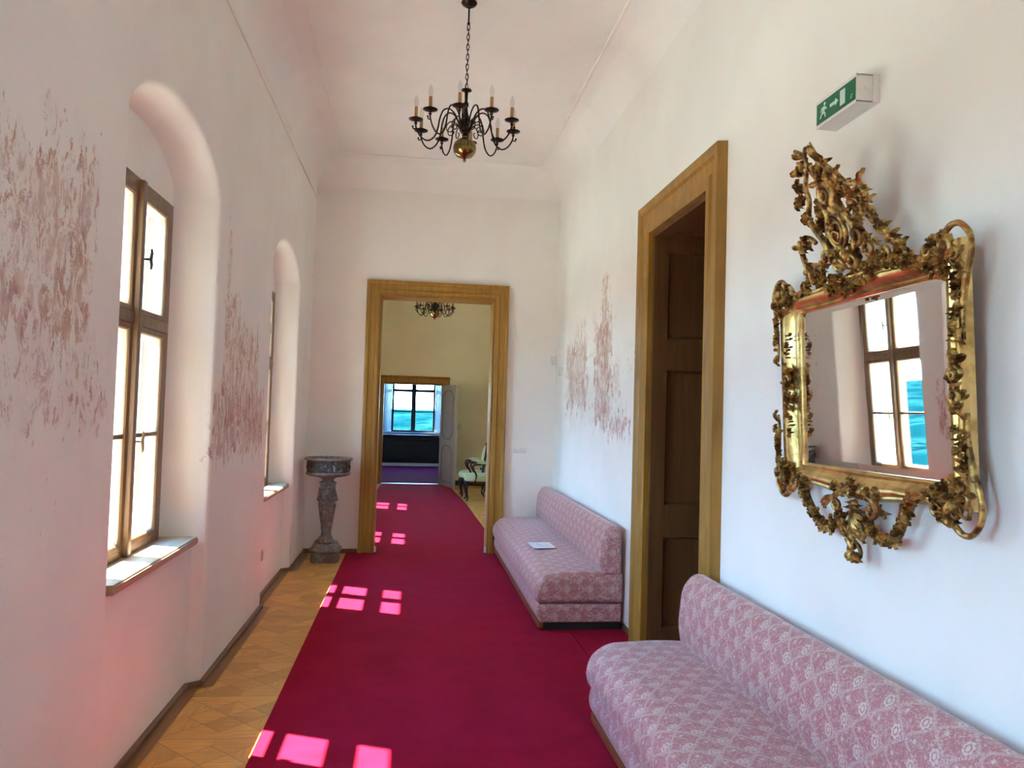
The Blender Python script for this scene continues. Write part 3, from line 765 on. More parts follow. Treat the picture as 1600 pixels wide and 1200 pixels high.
tag(s1, 'pink brocade bench sofa nearest the viewer, under the gilded mirror', 'sofa', 'pink brocade sofas along the wall')
s2 = copy_tree(s1); s2.location = (XR-.02, 5.66, .012)
tag(s2, 'pink brocade bench sofa beyond the side doorway, with a paper on it', 'sofa', 'pink brocade sofas along the wall')
sig = empty('paper_sign', (1.16, 6.77, .448))
tag(sig, 'white printed sheet lying on the seat of the farther sofa', 'paper sign')
b = MB(); b.box(-.10, .10, -.145, .145, 0, .003); b.build('sheet', M['paper'], sig, smooth=False)
b = MB()
for k in range(4): b.box(-.03+.026*k, -.024+.026*k, -.07, .08-.04*(k % 3), .0031, .0036)
tag(b.build('printed_lines', M['ink'], sig, smooth=False), 'grey printed lines of text')
sig.rotation_euler = (0, R(-.3), R(3))

# ------------------------------------------------------------------ chandelier
def torus_link(b, c, rx, rz, t, axis):
    pts = []
    for k in range(14):
        a = 2*pi*k/14; u_, w_ = rx*cos(a), rz*sin(a)
        w_ = math.copysign(min(abs(w_)*1.25, rz), w_)
        pts.append((c[0]+(u_ if axis == 0 else 0), c[1]+(u_ if axis else 0), c[2]+w_))
    b.tube(pts, t, 6, closed=True)
def make_chandelier(loc, ceil_z, narm, rad, phase, bowl=False):
    """loc = centre at the height of the drip pans"""
    r = empty('chandelier', loc)
    top = ceil_z-loc[2]
    b = MB(); b.lathe([(.0, 0), (.02, -.002), (.045, .012), (.055, .026), (.05, .034), (.05, .036)], c=(0, 0, top-.036), n=20); b.build('ceiling_canopy', M['brass_dark'], r)
    b = MB(); b.tube([(0, 0, top-.05), (0, 0, top-.15)], .006, 8); b.ball((0, 0, top-.15), .011)
    z = top-.165; k = 0
    while z > .25:
        torus_link(b, (0, 0, z-.012), .009, .021, .0028, k % 2); z -= .034; k += 1
    zt = z+.012
    b.tube([(0, .006, top-.1)] + [(.008*cos(i*.9), .008*sin(i*.9), top-.1-(top-.1-zt)*i/24) for i in range(1, 25)], .0022, 6)
    b.build('chain', M['brass_dark'], r)
    b = MB(); b.lathe([(.004, zt), (.012, zt-.005), (.034, zt-.012), (.036, zt-.018), (.012, zt-.026), (.010, .17), (.018, .155), (.018, .14), (.011, .125), (.016, .09), (.026, .06), (.028, .045), (.016, .03), (.018, .0), (.032, -.015), (.032, -.045), (.018, -.055), (.022, -.065), (.012, -.075)], n=18)
    b.build('central_column', M['brass_dark'], r)
    b = MB()
    if bowl: b.lathe([(.0, -.20), (.008, -.195), (.012, -.18), (.006, -.172), (.03, -.165), (.06, -.145), (.085, -.11), (.09, -.085), (.07, -.08), (.02, -.07), (0, -.07)], n=24)
    else: b.lathe([(.0, -.245), (.007, -.243), (.012, -.232), (.007, -.222), (.02, -.218), (.052, -.207), (.073, -.18), (.079, -.15), (.070, -.117), (.045, -.092), (.02, -.082), (.02, -.07), (0, -.07)], n=28)
    tag(b.build('brass_ball', M['brass'], r), 'polished brass ball with finial')
    sc = rad/.34
    for i in range(narm):
        a = phase+2*pi*i/narm; ca, sa = cos(a), sin(a)
        def P(q, h): return (q*sc*ca, q*sc*sa, h)
        b = MB()
        pth = bez([P(.028, -.03), P(.05, .02), P(.075, .075), (P(.115, .105)), P(.155, .09), P(.178, .03), P(.19, -.04), P(.215, -.10), P(.26, -.128), P(.305, -.105), P(.335, -.055), P(.34, -.02)], 5)
        b.tube(pth, .0052, 8)
        # lower counter-scroll of each arm
        b.tube(bez([P(.03, -.035), P(.06, .01), P(.10, .02), P(.13, -.01), P(.125, -.045), P(.10, -.05), P(.085, -.03), P(.10, -.015)], 5), .0036, 6)
        b.tube(bez([P(.335, -.055), P(.355, -.06), P(.36, -.045)], 4), .004, 6); b.ball(P(.36, -.045), .007, 8, 5)
        c = P(.34, 0)
        b.lathe([(.006, -.03), (.012, -.022), (.006, -.014), (.012, -.006), (.030, -.003), (.047, .004), (.048, .007), (.030, .004), (.012, .003), (.012, .008), (.019, .012), (.019, .02), (.012, .024), (0, .024)], c=c, n=18)
        arm = b.build('arm', M['brass_dark'], r)
        b = MB(); b.lathe([(.0, .018), (.0115, .018), (.0115, .088), (.009, .09), (0, .09)], c=c, n=12); b.build('candle_sleeve', M['candle'], arm)
        b = MB(); b.lathe([(.0, .088), (.008, .09), (.015, .108), (.0165, .122), (.012, .148), (.005, .165), (0, .168)], c=c, n=12)
        b.build('bulb', M['bulb'], arm)
    return r
ch = make_chandelier((.285, 5.16, 3.525), 4.382, 10, .335, R(-100.0))
tag(ch, 'dark bronze ten-arm chandelier with brass ball hanging in the corridor', 'chandelier')
ch2 = make_chandelier((.305, 13, 3.33), 5.0, 12, .31, R(8), True)
tag(ch2, 'small dark chandelier with shallow bowl seen through the end doorway', 'chandelier')

# ------------------------------------------------------------------ stone pedestal basin
r = empty('stone_basin', (-.862, 8.35, 0)); tag(r, 'carved grey stone basin on a lion-leg pedestal beside the doorway', 'stone basin')
b = MB(); b.lathe([(0, 0), (.139, 0), (.145, .01), (.145, .095), (.138, .105), (0, .105)], n=32, sq=5)
b.lathe([(0, .100), (.148, .100), (.163, .116), (.163, .132), (.150, .146), (.142, .150), (.136, .165), (.126, .180), (.118, .20), (0, .20)], n=32, sq=4)
b.build('base_block', M['stone'], r)
b = MB()
b.lathe([(.10, .195), (.092, .21), (.075, .23), (.056, .27), (.047, .31), (.052, .38), (.064, .46), (.074, .54), (.082, .60), (.092, .635), (.085, .655), (.07, .67)], n=28)
for k in range(-2, 3):        # toes
    a = -pi/2+k*.36; b.tube([(.06*cos(a), .06*sin(a), .27), (.085*cos(a), .085*sin(a), .235), (.115*cos(a), .115*sin(a), .215), (.13*cos(a), .13*sin(a), .20)], [.014, .022, .027, .02], 10)
for k in range(14):           # fur ridges
    a = 2*pi*k/14; b.tube([(.046*cos(a), .046*sin(a), .30), (.052*cos(a), .052*sin(a), .38), (.066*cos(a), .066*sin(a), .48), (.082*cos(a), .082*sin(a), .60)], [.005, .009, .011, .012], 6)
for k in range(12):           # curled collar
    a = 2*pi*k/12; b.ball((.088*cos(a), .088*sin(a), .645+.01*(k % 2)), .022, 8, 6)
b.build('lion_leg', M['stone'], r)
b = MB()
b.lathe([(.07, .66), (.076, .70), (.08, .76), (.082, .80), (.088, .81), (.088, .825), (.062, .835), (.058, .85), (.075, .865), (.09, .875), (0, .875)], n=24)
b.ball((0, -.065, .74), (.05, .035, .05)); b.ball((0, -.098, .715), (.026, .022, .02)); b.ball((0, -.105, .725), (.012, .01, .01)); b.ball((0, -.09, .685), (.024, .02, .016))
for s in (-1, 1):
    b.ball((s*.027, -.096, .752), (.015, .012, .009)); b.tube([(s*.008, -.108, .768), (s*.030, -.112, .782), (s*.055, -.085, .765)], [.011, .014, .008], 8)
    b.ball((s*.014, -.114, .70), (.011, .01, .012)); b.ball((s*.062, -.045, .80), (.014, .012, .02))
    for k in range(6): b.tube([(s*(.04+.004*k), -.07+.012*k, .80-.012*k), (s*(.07+.003*k), -.06+.014*k, .76-.018*k), (s*(.066), -.05+.014*k, .70-.01*k)], [.011, .018, .008], 7)
for k in range(5): b.tube([((k-2)*.014, -.09, .68), ((k-2)*.018, -.088, .655), ((k-2)*.016, -.08, .635)], [.008, .011, .004], 7)
b.build('lion_head', M['stone'], r)
b = MB()
b.lathe([(0, .87), (.10, .875), (.19, .89), (.225, .905), (.232, .918), (.225, .928), (.216, .932)], n=48, cap=False)
b.lathe([(.218, 1.045), (.232, 1.052), (.250, 1.062), (.252, 1.074), (.240, 1.082), (.205, 1.078), (.20, 1.06), (.19, .95), (.12, .93), (0, .925)], n=48, cap=False)
b.build('basin_bowl', M['stone'], r)
b = MB(); b.lathe([(.214, .928), (.220, .935), (.217, .99), (.220, 1.045), (.216, 1.05)], n=48, cap=False)
for k in range(28):           # relief figures of the frieze
    a = 2*pi*k/28; h = .05+.02*random.random(); q = .216
    b.tube([(q*cos(a), q*sin(a), .945), (q*1.02*cos(a+.03), q*1.02*sin(a+.03), .965), (q*1.02*cos(a-.02), q*1.02*sin(a-.02), .965+h*.5), (q*cos(a), q*sin(a), .965+h)], [.004, .008, .008, .005], 6)
    b.ball((q*1.015*cos(a), q*1.015*sin(a), .972+h), .008, 6, 5)
tag(b.build('frieze', M['frieze'], r), 'carved figured frieze around the basin')

# ------------------------------------------------------------------ gilded mirror
a_ = R(2.6); rootm = empty('wall_mirror'); tag(rootm, 'gilded rococo mirror with openwork crest hanging above the near sofa', 'mirror')
Uu = Vector((-sin(a_), 0, cos(a_))); Nn = Vector((-cos(a_), 0, -sin(a_))); Rr = Vector((0, -1, 0))
mm = Matrix((Rr, Uu, Nn)).transposed().to_4x4(); mm = Matrix.Rotation(R(-1.1), 4, 'Z') @ mm; mm.translation = (1.595, 2.58, 1.42); rootm.matrix_world = mm
# local axes: x right, y up, z out of the wall.  inner opening
IX0, IX1, IY0, IY1 = -.39, .498, .015, .622
b = MB(); bw, bd = .024, .006
vv = [[b.v(p) for p in ((IX0-.01, IY0-.01, .014), (IX1+.01, IY0-.01, .014), (IX1+.01, IY1+.01, .014), (IX0-.01, IY1+.01, .014))], [b.v(p) for p in ((IX0+bw, IY0+bw, .014+bd*.6), (IX1-bw, IY0+bw, .014+bd*.6), (IX1-bw, IY1-bw, .014+bd*.6), (IX0+bw, IY1-bw, .014+bd*.6))]]
for k in range(4): b.f([vv[0][k], vv[0][(k+1) % 4], vv[1][(k+1) % 4], vv[1][k]])
b.f(vv[1]); b.build('mirror_glass', M['mirror'], rootm, smooth=False)
b = MB(); b.box(IX0-.08, IX1+.06, IY0-.05, IY1+.05, -.008, .006); b.build('backboard', M['dark_and_backlit'], rootm, smooth=False)
# bars: individually sized
b = MB()
fp = [(0, .010), (0, .022), (.008, .028), (.016, .024), (.022, .030), (.040, .050), (.052, .052), (.060, .044), (.066, .046), (.074, .036), (.078, .0)]
rings = []
for d, p in fp:
    t = d/.078
    x0, x1, y0, y1 = IX0-t*.158, IX1+t*.085, IY0-t*.075, IY1+t*.070
    nb = 14; ring_ = []
    for k in range(nb): u_ = k/nb; ring_.append((x0+(x1-x0)*u_, y0-(.030*t*math.exp(-((u_-.5)/.22)**2)), p))
    for k in range(6): u_ = k/6; ring_.append((x1, y0+(y1-y0)*u_, p))
    for k in range(nb): u_ = k/nb; ring_.append((x1+(x0-x1)*u_, y1+(.030*t*math.exp(-((u_-.5)/.22)**2))+t*.03*(abs(u_-.5)*2)**4, p))
    for k in range(6): u_ = k/6; ring_.append((x0, y1+(y0-y1)*u_, p))
    rings.append([b.v(q) for q in ring_])
for i in range(len(rings)-1):
    n_ = len(rings[0])
    for k in range(n_): b.f([rings[i][k], rings[i][(k+1) % n_], rings[i+1][(k+1) % n_], rings[i+1][k]])
b.build('gilded_frame', M['gold2'], rootm, ang=50)

def leaf(b, p, ang, L, w, z=.04, curl=.02, n=6, T=None):
    ca, sa = cos(ang), sin(ang); T = T or (lambda q: q)
    rows = []
    for i in range(n+1):
        t = i/n; ww = w*sin(pi*min(1, (t*.85+.12)))**.8*(1-t**4)
        off = curl*sin(t*pi*.9)*1.2; x = L*t; zz = z+off*(1 if t < .7 else .6)
        side = .25*L*t*t*(1 if curl > 0 else -1)
        def q(s, dz): return T(Vector((p[0]+x*ca-(side+s*ww)*sa, p[1]+x*sa+(side+s*ww)*ca, zz+dz)))
        rows.append([b.v(q(-1, -.004)), b.v(q(-.45, .004)), b.v(q(0, -.001)), b.v(q(.45, .004)), b.v(q(1, -.004)), b.v(q(.5, -.010)), b.v(q(-.5, -.010))])
    for i in range(n):
        for k in range(7): b.f([rows[i][k], rows[i][(k+1) % 7], rows[i+1][(k+1) % 7], rows[i+1][k]])
    b.f(rows[0]); b.f(rows[-1])
def flower(b, p, r, z=.045, n=5, T=None, ph=0):
    T = T or (lambda q: q)
    for k in range(n):
        a = ph+2*pi*k/n
        leaf(b, (p[0]+r*.18*cos(a), p[1]+r*.18*sin(a)), a, r*.85, r*.36, z, r*.28, 4, T)
    old = b.T; c = T(Vector((p[0], p[1], z+r*.2))); b.ball(c, r*.26, 8, 6)
def scroll(b, c, r, turns, a0, d=1, t0=.010, t1=.004, z=.04, lead=None, T=None, n=18, rise=.012):
    T = T or (lambda q: q); pts = []; rad = []
    N_ = int(n*turns)
    for i in range(N_+1):
        t = i/N_; a = a0+d*2*pi*turns*t; rr_ = r*(1-t*.78)
        pts.append(Vector((c[0]+rr_*cos(a), c[1]+rr_*sin(a), z+rise*t))); rad.append(t0+(t1-t0)*t)
    if lead:
        L_ = [Vector((q[0], q[1], z)) for q in lead] + [pts[0]]
        L2 = bez(L_, 6)[:-1]; pts = L2+pts; rad = [t0*(.5+.5*i/len(L2)) for i in range(len(L2))]+rad
    b.tube([T(q) for q in pts], rad, 8); b.ball(T(pts[-1]), t1*1.7, 8, 6)
def curve(b, pts, r0, r1, z=.04, T=None, bow=0):
    T = T or (lambda q: q); P = bez([Vector((q[0], q[1], z)) for q in pts], 6); n = len(P)
    b.tube([T(Vector((q.x, q.y, q.z+bow*sin(pi*i/(n-1))))) for i, q in enumerate(P)], [r0+(r1-r0)*i/(n-1) for i in range(n)], 8)
def garland(b, pts, step, size, z=.045, T=None, jit=.5):
    P = bez([Vector((*q, 0)) for q in pts], 10); L_ = 0; nxt = 0; rnd = random.Random(int(abs(pts[0][0]*1000)+abs(pts[-1][1]*1000)))
    for i in range(1, len(P)):
        L_ += (P[i]-P[i-1]).length
        if L_ >= nxt:
            nxt += step; d = P[i]-P[i-1]; a = math.atan2(d.y, d.x)
            if rnd.random() < .35: flower(b, (P[i].x+rnd.uniform(-1, 1)*size*.2, P[i].y+rnd.uniform(-1, 1)*size*.2), size*rnd.uniform(.7, 1), z+rnd.uniform(0, .012), 5, T, rnd.random()*3)
            else:
                for s in (-1, 1): leaf(b, (P[i].x, P[i].y), a+s*rnd.uniform(.5, 1.2), size*rnd.uniform(.9, 1.5), size*.35, z+rnd.uniform(-.004, .012), s*size*.25, 5, T)
                b.ball((T or (lambda q: q))(Vector((P[i].x, P[i].y, z+.008))), size*.28, 7, 5)

# crest: leans forward from the top bar
c_a = R(17.4); CB = Vector((0, .72, .02))
def TC(q): return CB + Vector((q.x, q.y*cos(c_a)-(q.z-.03)*sin(c_a)*.0, q.y*sin(c_a)+(q.z-.03)))
b = MB()
curve(b, [(-.26, .03), (-.27, .087), (-.264, .142), (-.227, .18), (-.178, .17), (-.15, .145)], .012, .009, T=TC)
curve(b, [(-.09, .06), (-.091, .13), (-.125, .19), (-.142, .244), (-.105, .30), (-.10, .35), (-.06, .40), (-.045, .43), (-.05, .46), (-.094, .49)], .014, .006, T=TC)
curve(b, [(-.05, .44), (-.02, .475), (.01, .44), (.03, .41)], .008, .009, T=TC); curve(b, [(.033, .40), (.028, .44), (.016, .485)], .010, .003, T=TC)
curve(b, [(.03, .41), (.097, .349), (.143, .298), (.21, .272), (.226, .23), (.21, .187), (.228, .15), (.256, .115), (.282, .08), (.30, .045), (.34, .01)], .011, .010, T=TC)
curve(b, [(-.01, .39), (.06, .35), (.12, .31), (.145, .26)], .012, .012, T=TC)
for (x, y), s in (((-.138, .364), .030), ((-.169, .305), .027), ((-.149, .242), .026), ((-.054, .247), .026), ((-.107, .414), .022), ((-.070, .422), .024), ((-.248, .145), .032), ((-.257, .077), .026), ((-.207, .165), .026),
                  ((.018, .368), .032), ((.066, .334), .034), ((.005, .345), .024), ((.119, .293), .028), ((-.015, .391), .024), ((.04, .40), .022), ((.21, .262), .034), ((.222, .215), .028), ((.194, .187), .024), ((.228, .155), .026), ((.256, .112), .026), ((.285, .07), .026), ((.315, .035), .026), ((.181, .089), .024), ((.159, .02), .026), ((-.226, .043), .026), ((-.154, .05), .026), ((-.079, .075), .026), ((.06, .30), .022), ((.15, .25), .022), ((.085, .26), .02), ((-.08, .202), .024)):
    flower(b, (x, y), s, .04+.012*random.random(), 5, TC, random.random()*2)
    for k in range(2): leaf(b, (x, y), random.random()*2*pi, s*1.45, s*.42, .030, s*.3, 6, TC)
for p, a, L_ in (((.03, .41), 1.65, .07), ((-.06, .455), 2.6, .055), ((.055, .385), -.05, .055), ((.12, .32), .9, .045), ((.22, .265), .55, .06), ((.05, .42), 2.1, .04), ((-.13, .36), 2.6, .045), ((-.16, .30), 3.3, .04), ((-.15, .25), 3.6, .04), ((-.26, .07), -2.0, .045), ((-.27, .15), 2.7, .045), ((-.03, .25), 1.8, .05), ((.24, .2), .2, .04), ((.30, .06), .4, .045), ((-.02, .34), 3.0, .04), ((-.11, .41), 2.9, .05)):
    leaf(b, p, a, L_, L_*.28, .04, .015, 6, TC)
# cartouche body
scroll(b, (.022, .287), .046, 1.6, R(-60), 1, .017, .006, .045, lead=[(.075, .17), (.085, .22), (.06, .245)], T=TC)
curve(b, [(.02, .24), (.045, .215), (.09, .20), (.115, .15), (.10, .10), (.07, .05)], .015, .012, .045, TC)
curve(b, [(-.03, .26), (-.02, .22), (-.045, .17), (-.045, .12), (-.01, .075)], .012, .014, .04, TC)
pts = [Vector((.024+.052*cos(t*pi/10), .152+.062*sin(t*pi/10), .052)) for t in range(20)]
b.tube([TC(q) for q in pts], .009, 8, closed=True)
pts = [Vector((.024+.036*cos(t*pi/10), .152+.046*sin(t*pi/10), .056)) for t in range(20)]
b.tube([TC(q) for q in pts], .0045, 6, closed=True)
vs = [b.v(TC(Vector((.024+.05*cos(t*pi/10), .152+.06*sin(t*pi/10), .044)))) for t in range(20)]; b.f(vs)
vs2 = b.v(TC(Vector((.024, .152, .060))))
for t in range(20): b.f([vs[t], vs[(t+1) % 20], vs2])
b.ball(TC(Vector((.018, .165, .062))), .014, 8, 6); curve(b, [(0, .13), (.02, .15), (.045, .135), (.03, .115)], .006, .004, .064, TC)
scroll(b, (.135, .195), .034, 1.1, R(90), -1, .012, .006, .045, T=TC); scroll(b, (.120, .115), .036, 1.2, R(200), 1, .012, .005, .045, T=TC)
scroll(b, (.075, .035), .038, 1.1, R(120), 1, .013, .006, .055, T=TC); scroll(b, (-.03, .04), .036, 1.1, R(60), -1, .012, .006, .05, T=TC)
scroll(b, (-.10, .075), .03, 1.0, R(0), 1, .010, .005, .045, T=TC); scroll(b, (.165, .05), .034, 1.0, R(180), -1, .010, .005, .045, T=TC)
scroll(b, (-.185, .03), .028, 1.2, R(10), 1, .009, .004, .045, T=TC); scroll(b, (.245, .02), .028, 1.2, R(170), -1, .009, .004, .045, T=TC)
for k in range(9):
    a = R(20+k*17.5); leaf(b, (.03, .01), a, .09, .013, .05, .02*(1 if k % 2 else -1), 5, TC)
for k in range(7): leaf(b, (.03, .24), R(30+k*20), .055, .009, .045, .012, 5, TC)
b.ball(TC(Vector((.325, .045, .05))), .015)
garland(b, [(-.03, .10), (-.06, .15), (-.065, .20), (-.045, .24)], .025, .02, .045, TC); garland(b, [(.12, .08), (.15, .13), (.17, .17), (.165, .22)], .022, .02, .045, TC)
garland(b, [(-.28, .01), (-.15, .0), (0, -.02), (.15, -.0), (.32, .0)], .03, .024, .045, TC)
b.build('crest', M['gold'], rootm, ang=50)

# corner ornaments
def ear(sx, sy, cx, cy, big):
    b = MB()
    def q(x, y): return (cx+sx*x, cy+sy*y)
    S_ = big
    def sc_(c, r, turns, a0, d, **k):
        aa = math.atan2(sy*sin(a0), sx*cos(a0)); scroll(b, q(*c), r*S_, turns, aa, d*sx*sy, **k)
    # outer C-scroll
    curve(b, [q(-.02, .10*S_), q(.02, .125*S_), q(.06, .12*S_), q(.095, .08*S_), q(.10, .03), q(.085, -.03)], .010, .008, .035)
    sc_((.02, .06*S_), .034, 1.2, R(150), 1, t0=.010, t1=.005, z=.05)
    sc_((.06, .02), .03, 1.2, R(-90), -1, t0=.009, t1=.004, z=.05)
    sc_((-.07, .06*S_), .028, 1.1, R(200), -1, t0=.009, t1=.004, z=.045)
    curve(b, [q(-.02, .10*S_), q(-.06, .085*S_), q(-.10, .05), q(-.17, .035)], .014, .008, .042)
    curve(b, [q(.085, -.03), q(.07, -.09), q(.06, -.16), q(.065, -.22)], .012, .005, .04)
    for k in range(9):
        a = R(-20+k*28); aa = math.atan2(sy*sin(a), sx*cos(a)); leaf(b, q(.01, .02), aa, .075*S_, .013, .05, .016*(1 if k % 2 else -1))
    for x, y, r_ in ((-.03, .03, .028), (.03, .03, .026), (0, -.02, .026), (-.08, .03, .022), (-.13, .028, .02), (.05, -.06, .02), (.055, -.13, .018), (-.05, .08, .024), (.01, .09, .02)):
        flower(b, q(x, y), r_, .05, 5, None, random.random()*3)
    for x, y, a in ((-.15, .03, 2.9), (.06, -.2, -1.6)):
        aa = math.atan2(sy*sin(a), sx*cos(a)); leaf(b, q(x, y*S_), aa, .05, .014, .045, .014)
    garland(b, [q(-.10, .02), q(-.04, -.01), q(.02, -.01), (q(.05, -.06)), q(.055, -.17)], .022, .018, .05)
    return b.build('corner_ornament', M['gold'], rootm, ang=50)
ear(-1, 1, -.50, .655, .95); ear(1, 1, .53, .645, .92); ear(1, -1, .535, -.0, 1.0); ear(-1, -1, -.51, -.01, .95)
# mid-bar ornaments
for cx_, cy_, hh in ((-.450, .32, .08), (.578, .30, .08)):
    b = MB(); garland(b, [(cx_-.01, cy_-hh), (cx_+.012, cy_-.03), (cx_-.012, cy_+.03), (cx_+.008, cy_+hh)], .019, .026, .055)
    scroll(b, (cx_, cy_+.03), .026, 1.2, 0, 1, .008, .004, .06); scroll(b, (cx_, cy_-.03), .026, 1.2, pi, 1, .008, .004, .06)
    b.build('side_ornament', M['gold'], rootm, ang=50)
for cx_, ys in ((-.435, (.12, .21)), (-.435, (.44, .54)), (.572, (.10, .18)), (.572, (.42, .52))):
    b = MB(); garland(b, [(cx_, ys[0]), (cx_+.008, sum(ys)/2), (cx_, ys[1])], .015, .012, .058); b.build('side_sprig', M['gold'], rootm, ang=50)
b = MB(); garland(b, [(-.12, .67), (-.03, .675), (.03, .655), (.09, .675), (.2, .685)], .022, .022, .055); garland(b, [(.03, .70), (.035, .66), (.03, .625)], .02, .02, .06)
b.build('top_ornament', M['gold'], rootm, ang=50)
for gp in ([(-.30, .70), (-.22, .72), (-.13, .73)], [(.22, .72), (.30, .705), (.40, .70)]):
    b = MB(); garland(b, gp, .025, .024, .05); b.build('top_sprig', M['gold'], rootm, ang=50)
# bottom pendant
b = MB()
for k in range(11):
    a = R(-165+k*15); leaf(b, (.01, -.10), a, .10+.05*cos((k-5)*.5), .017, .05, .022*(1 if k > 5 else -1), 7)
for k in range(7): leaf(b, (.005, -.17), R(-150+k*20), .075, .013, .06, .016*(1 if k > 3 else -1), 6)
for s in (-1, 1):
    scroll(b, (.02+s*.11, -.11), .035, 1.2, R(90), -s, .012, .005, .05); scroll(b, (.01+s*.05, -.20), .026, 1.2, R(100), -s, .010, .004, .05)
    curve(b, [(.02, -.06), (.02+s*.06, -.055), (.02+s*.13, -.085), (.02+s*.19, -.125)], .012, .006, .055)
    leaf(b, (.02+s*.15, -.09), R(-90+s*60), .07, .018, .05, .02)
    flower(b, (.02+s*.08, -.06), .026, .055); flower(b, (.02+s*.13, -.05), .022, .055)
flower(b, (.02, -.05), .034, .06, 6); flower(b, (.015, -.02), .022, .06, 5)
curve(b, [(-.03, -.23), (0, -.255), (.02, -.24)], .012, .010, .05)
pts = [Vector((.004+.038*cos(t*pi/8), -.268+.030*sin(t*pi/8), .045)) for t in range(16)]; b.tube(pts, .008, 8, closed=True)
for k in range(4): leaf(b, (-.02+.015*k, -.27), R(-120+20*k), .04, .011, .05, .01)
b.build('bottom_pendant', M['gold'], rootm, ang=50)
for pts_ in ([(-.37, -.04), (-.35, -.11), (-.295, -.165), (-.228, -.205), (-.16, -.205), (-.11, -.18), (-.08, -.15)], [(.08, -.15), (.11, -.185), (.172, -.20), (.24, -.185), (.28, -.13), (.315, -.08), (.34, -.04)]):
    b = MB(); curve(b, pts_, .013, .013, .035); garland(b, pts_, .016, .024, .045); garland(b, pts_[::-1], .021, .022, .04)
    b.build('garland', M['gold'], rootm, ang=50)
b = MB(); b.tube([(.05, .66, -.005), (.05, .66, .01)], .01, 8); b.build('hanging_hook', M['iron'], rootm)

# ------------------------------------------------------------------ exit sign
r = empty('exit_sign', (XR, 2.69, 2.80)); tag(r, 'green and white illuminated exit sign box above the mirror', 'exit sign')
b = MB(); b.box(-.028, 0, -.145, .145, -.052, .052, .004); b.build('back_housing', M['white_plastic'], r)
b = MB()
b.box(-.088, -.028, -.140, -.134, -.050, .050); b.box(-.088, -.028, .134, .140, -.050, .050)
b.box(-.088, -.028, -.140, .140, .046, .050); b.box(-.088, -.028, -.140, .140, -.052, -.046)
b.box(-.090, -.086, -.140, .140, .040, .052); b.box(-.090, -.086, -.140, .140, -.054, -.042)
b.tube([(-.06, -.136, .0), (-.03, -.140, .005)], .008, 8)
b.build('cover', M['white_plastic'], r, smooth=False)
b = MB(); b.box(-.0895, -.084, -.134, .134, -.042, .040); g = b.build('green_panel', M['green'], r, smooth=False)
b = MB(); X0, X1 = -.0912, -.0893
def flat(b, poly):                      # poly in (right, up) seen from the corridor; right = -y
    A = [b.v((X0, -x, z)) for x, z in poly]; B = [b.v((X1, -x, z)) for x, z in poly]; b.f(A); b.f(B[::-1])
    for i in range(len(poly)): b.f([A[i], A[(i+1) % len(poly)], B[(i+1) % len(poly)], B[i]])
flat(b, [(.035, -.028), (.068, -.028), (.068, .028), (.035, .028)])                   # door
tag(b.build('doorway_symbol', M['sign_white'], g, smooth=False), 'pale doorway rectangle'); b = MB()
flat(b, [(-.035, -.005), (.002, -.005), (.002, -.014), (.022, .001), (.002, .016), (.002, .007), (-.035, .007)])  # arrow
tag(b.build('arrow_symbol', M['sign_white'], g, smooth=False), 'pale arrow pointing right'); b = MB()
flat(b, [(-.078, .020), (-.070, .020), (-.067, .025), (-.070, .031), (-.078, .031), (-.081, .025)])             # head
flat(b, [(-.092, .016), (-.072, .017), (-.066, .008), (-.058, .006), (-.058, .001), (-.070, .002), (-.073, .007), (-.077, -.004), (-.068, -.012), (-.066, -.028), (-.072, -.028), (-.075, -.015), (-.086, -.010),
         (-.094, -.014), (-.104, -.026), (-.109, -.022), (-.098, -.008), (-.089, -.002), (-.086, .009), (-.095, .006), (-.099, -.002), (-.103, .001), (-.098, .012)])
tag(b.build('running_figure', M['sign_white'], g, smooth=False), 'pale running figure'); b = MB()
flat(b, [(.104, -.028), (.110, -.028), (.112, -.022), (.106, -.022)]); flat(b, [(.108, -.020), (.118, -.016), (.118, -.013), (.108, -.017)])
tag(b.build('maker_mark', M['sign_white'], g, smooth=False), 'tiny pale mark in the corner')
b = MB(); b.tube([(-.003, .02, .05), (-.003, .02, .09)], .003, 6); b.build('cable', M['white_plastic'], r)

# ------------------------------------------------------------------ small fittings
def plate(name, loc, sx, sy, sz, label, cat, rocker=1, axis='y'):
    r = empty(name, loc); tag(r, label, cat)
    b = MB()
    if axis == 'y': b.box(-sx, sx, -sy, 0, -sz, sz, .003)
    else: b.box(0, sy, -sx, sx, -sz, sz, .003)
    b.build('plate', M['white_plastic'], r)
    for k in range(rocker):
        c = (-sx+sx*(2*k+1)/rocker); w = sx/rocker*.72
        b = MB()
        if axis == 'y': b.box(c-w, c+w, -sy-.004, -sy+.001, -sz*.6, sz*.6, .002)
        else: b.box(sy-.001, sy+.004, c-w, c+w, -sz*.6, sz*.6, .002)
        b.build('rocker' if 'switch' in name else 'cover', M['white_plastic'], r)
    return r
plate('light_switch', (1.228, YE, 1.185), .072, .012, .036, 'white double light switch right of the end doorway', 'light switch', 2)
plate('power_socket', (XL, 6.38, .42), .04, .012, .04, 'white wall socket low on the pier between the windows', 'power socket', 1, 'x')
r = empty('motion_sensor', (1.585, YE, 2.22)); tag(r, 'white motion sensor high in the right corner of the end wall', 'motion sensor')
b = MB(); b.box(-.028, .028, -.045, 0, -.05, .05, .01); b.build('housing', M['white_plastic'], r)
b = MB(); b.ball((0, -.042, -.01), (.018, .012, .022)); b.build('lens', M['win_light'], r)
r = empty('alarm_box', (XR, 8.45, 2.08)); tag(r, 'small white alarm box on the right wall beside the corner', 'alarm box')
b = MB(); b.box(-.03, 0, -.05, .05, -.045, .045, .008); b.build('housing', M['white_plastic'], r)
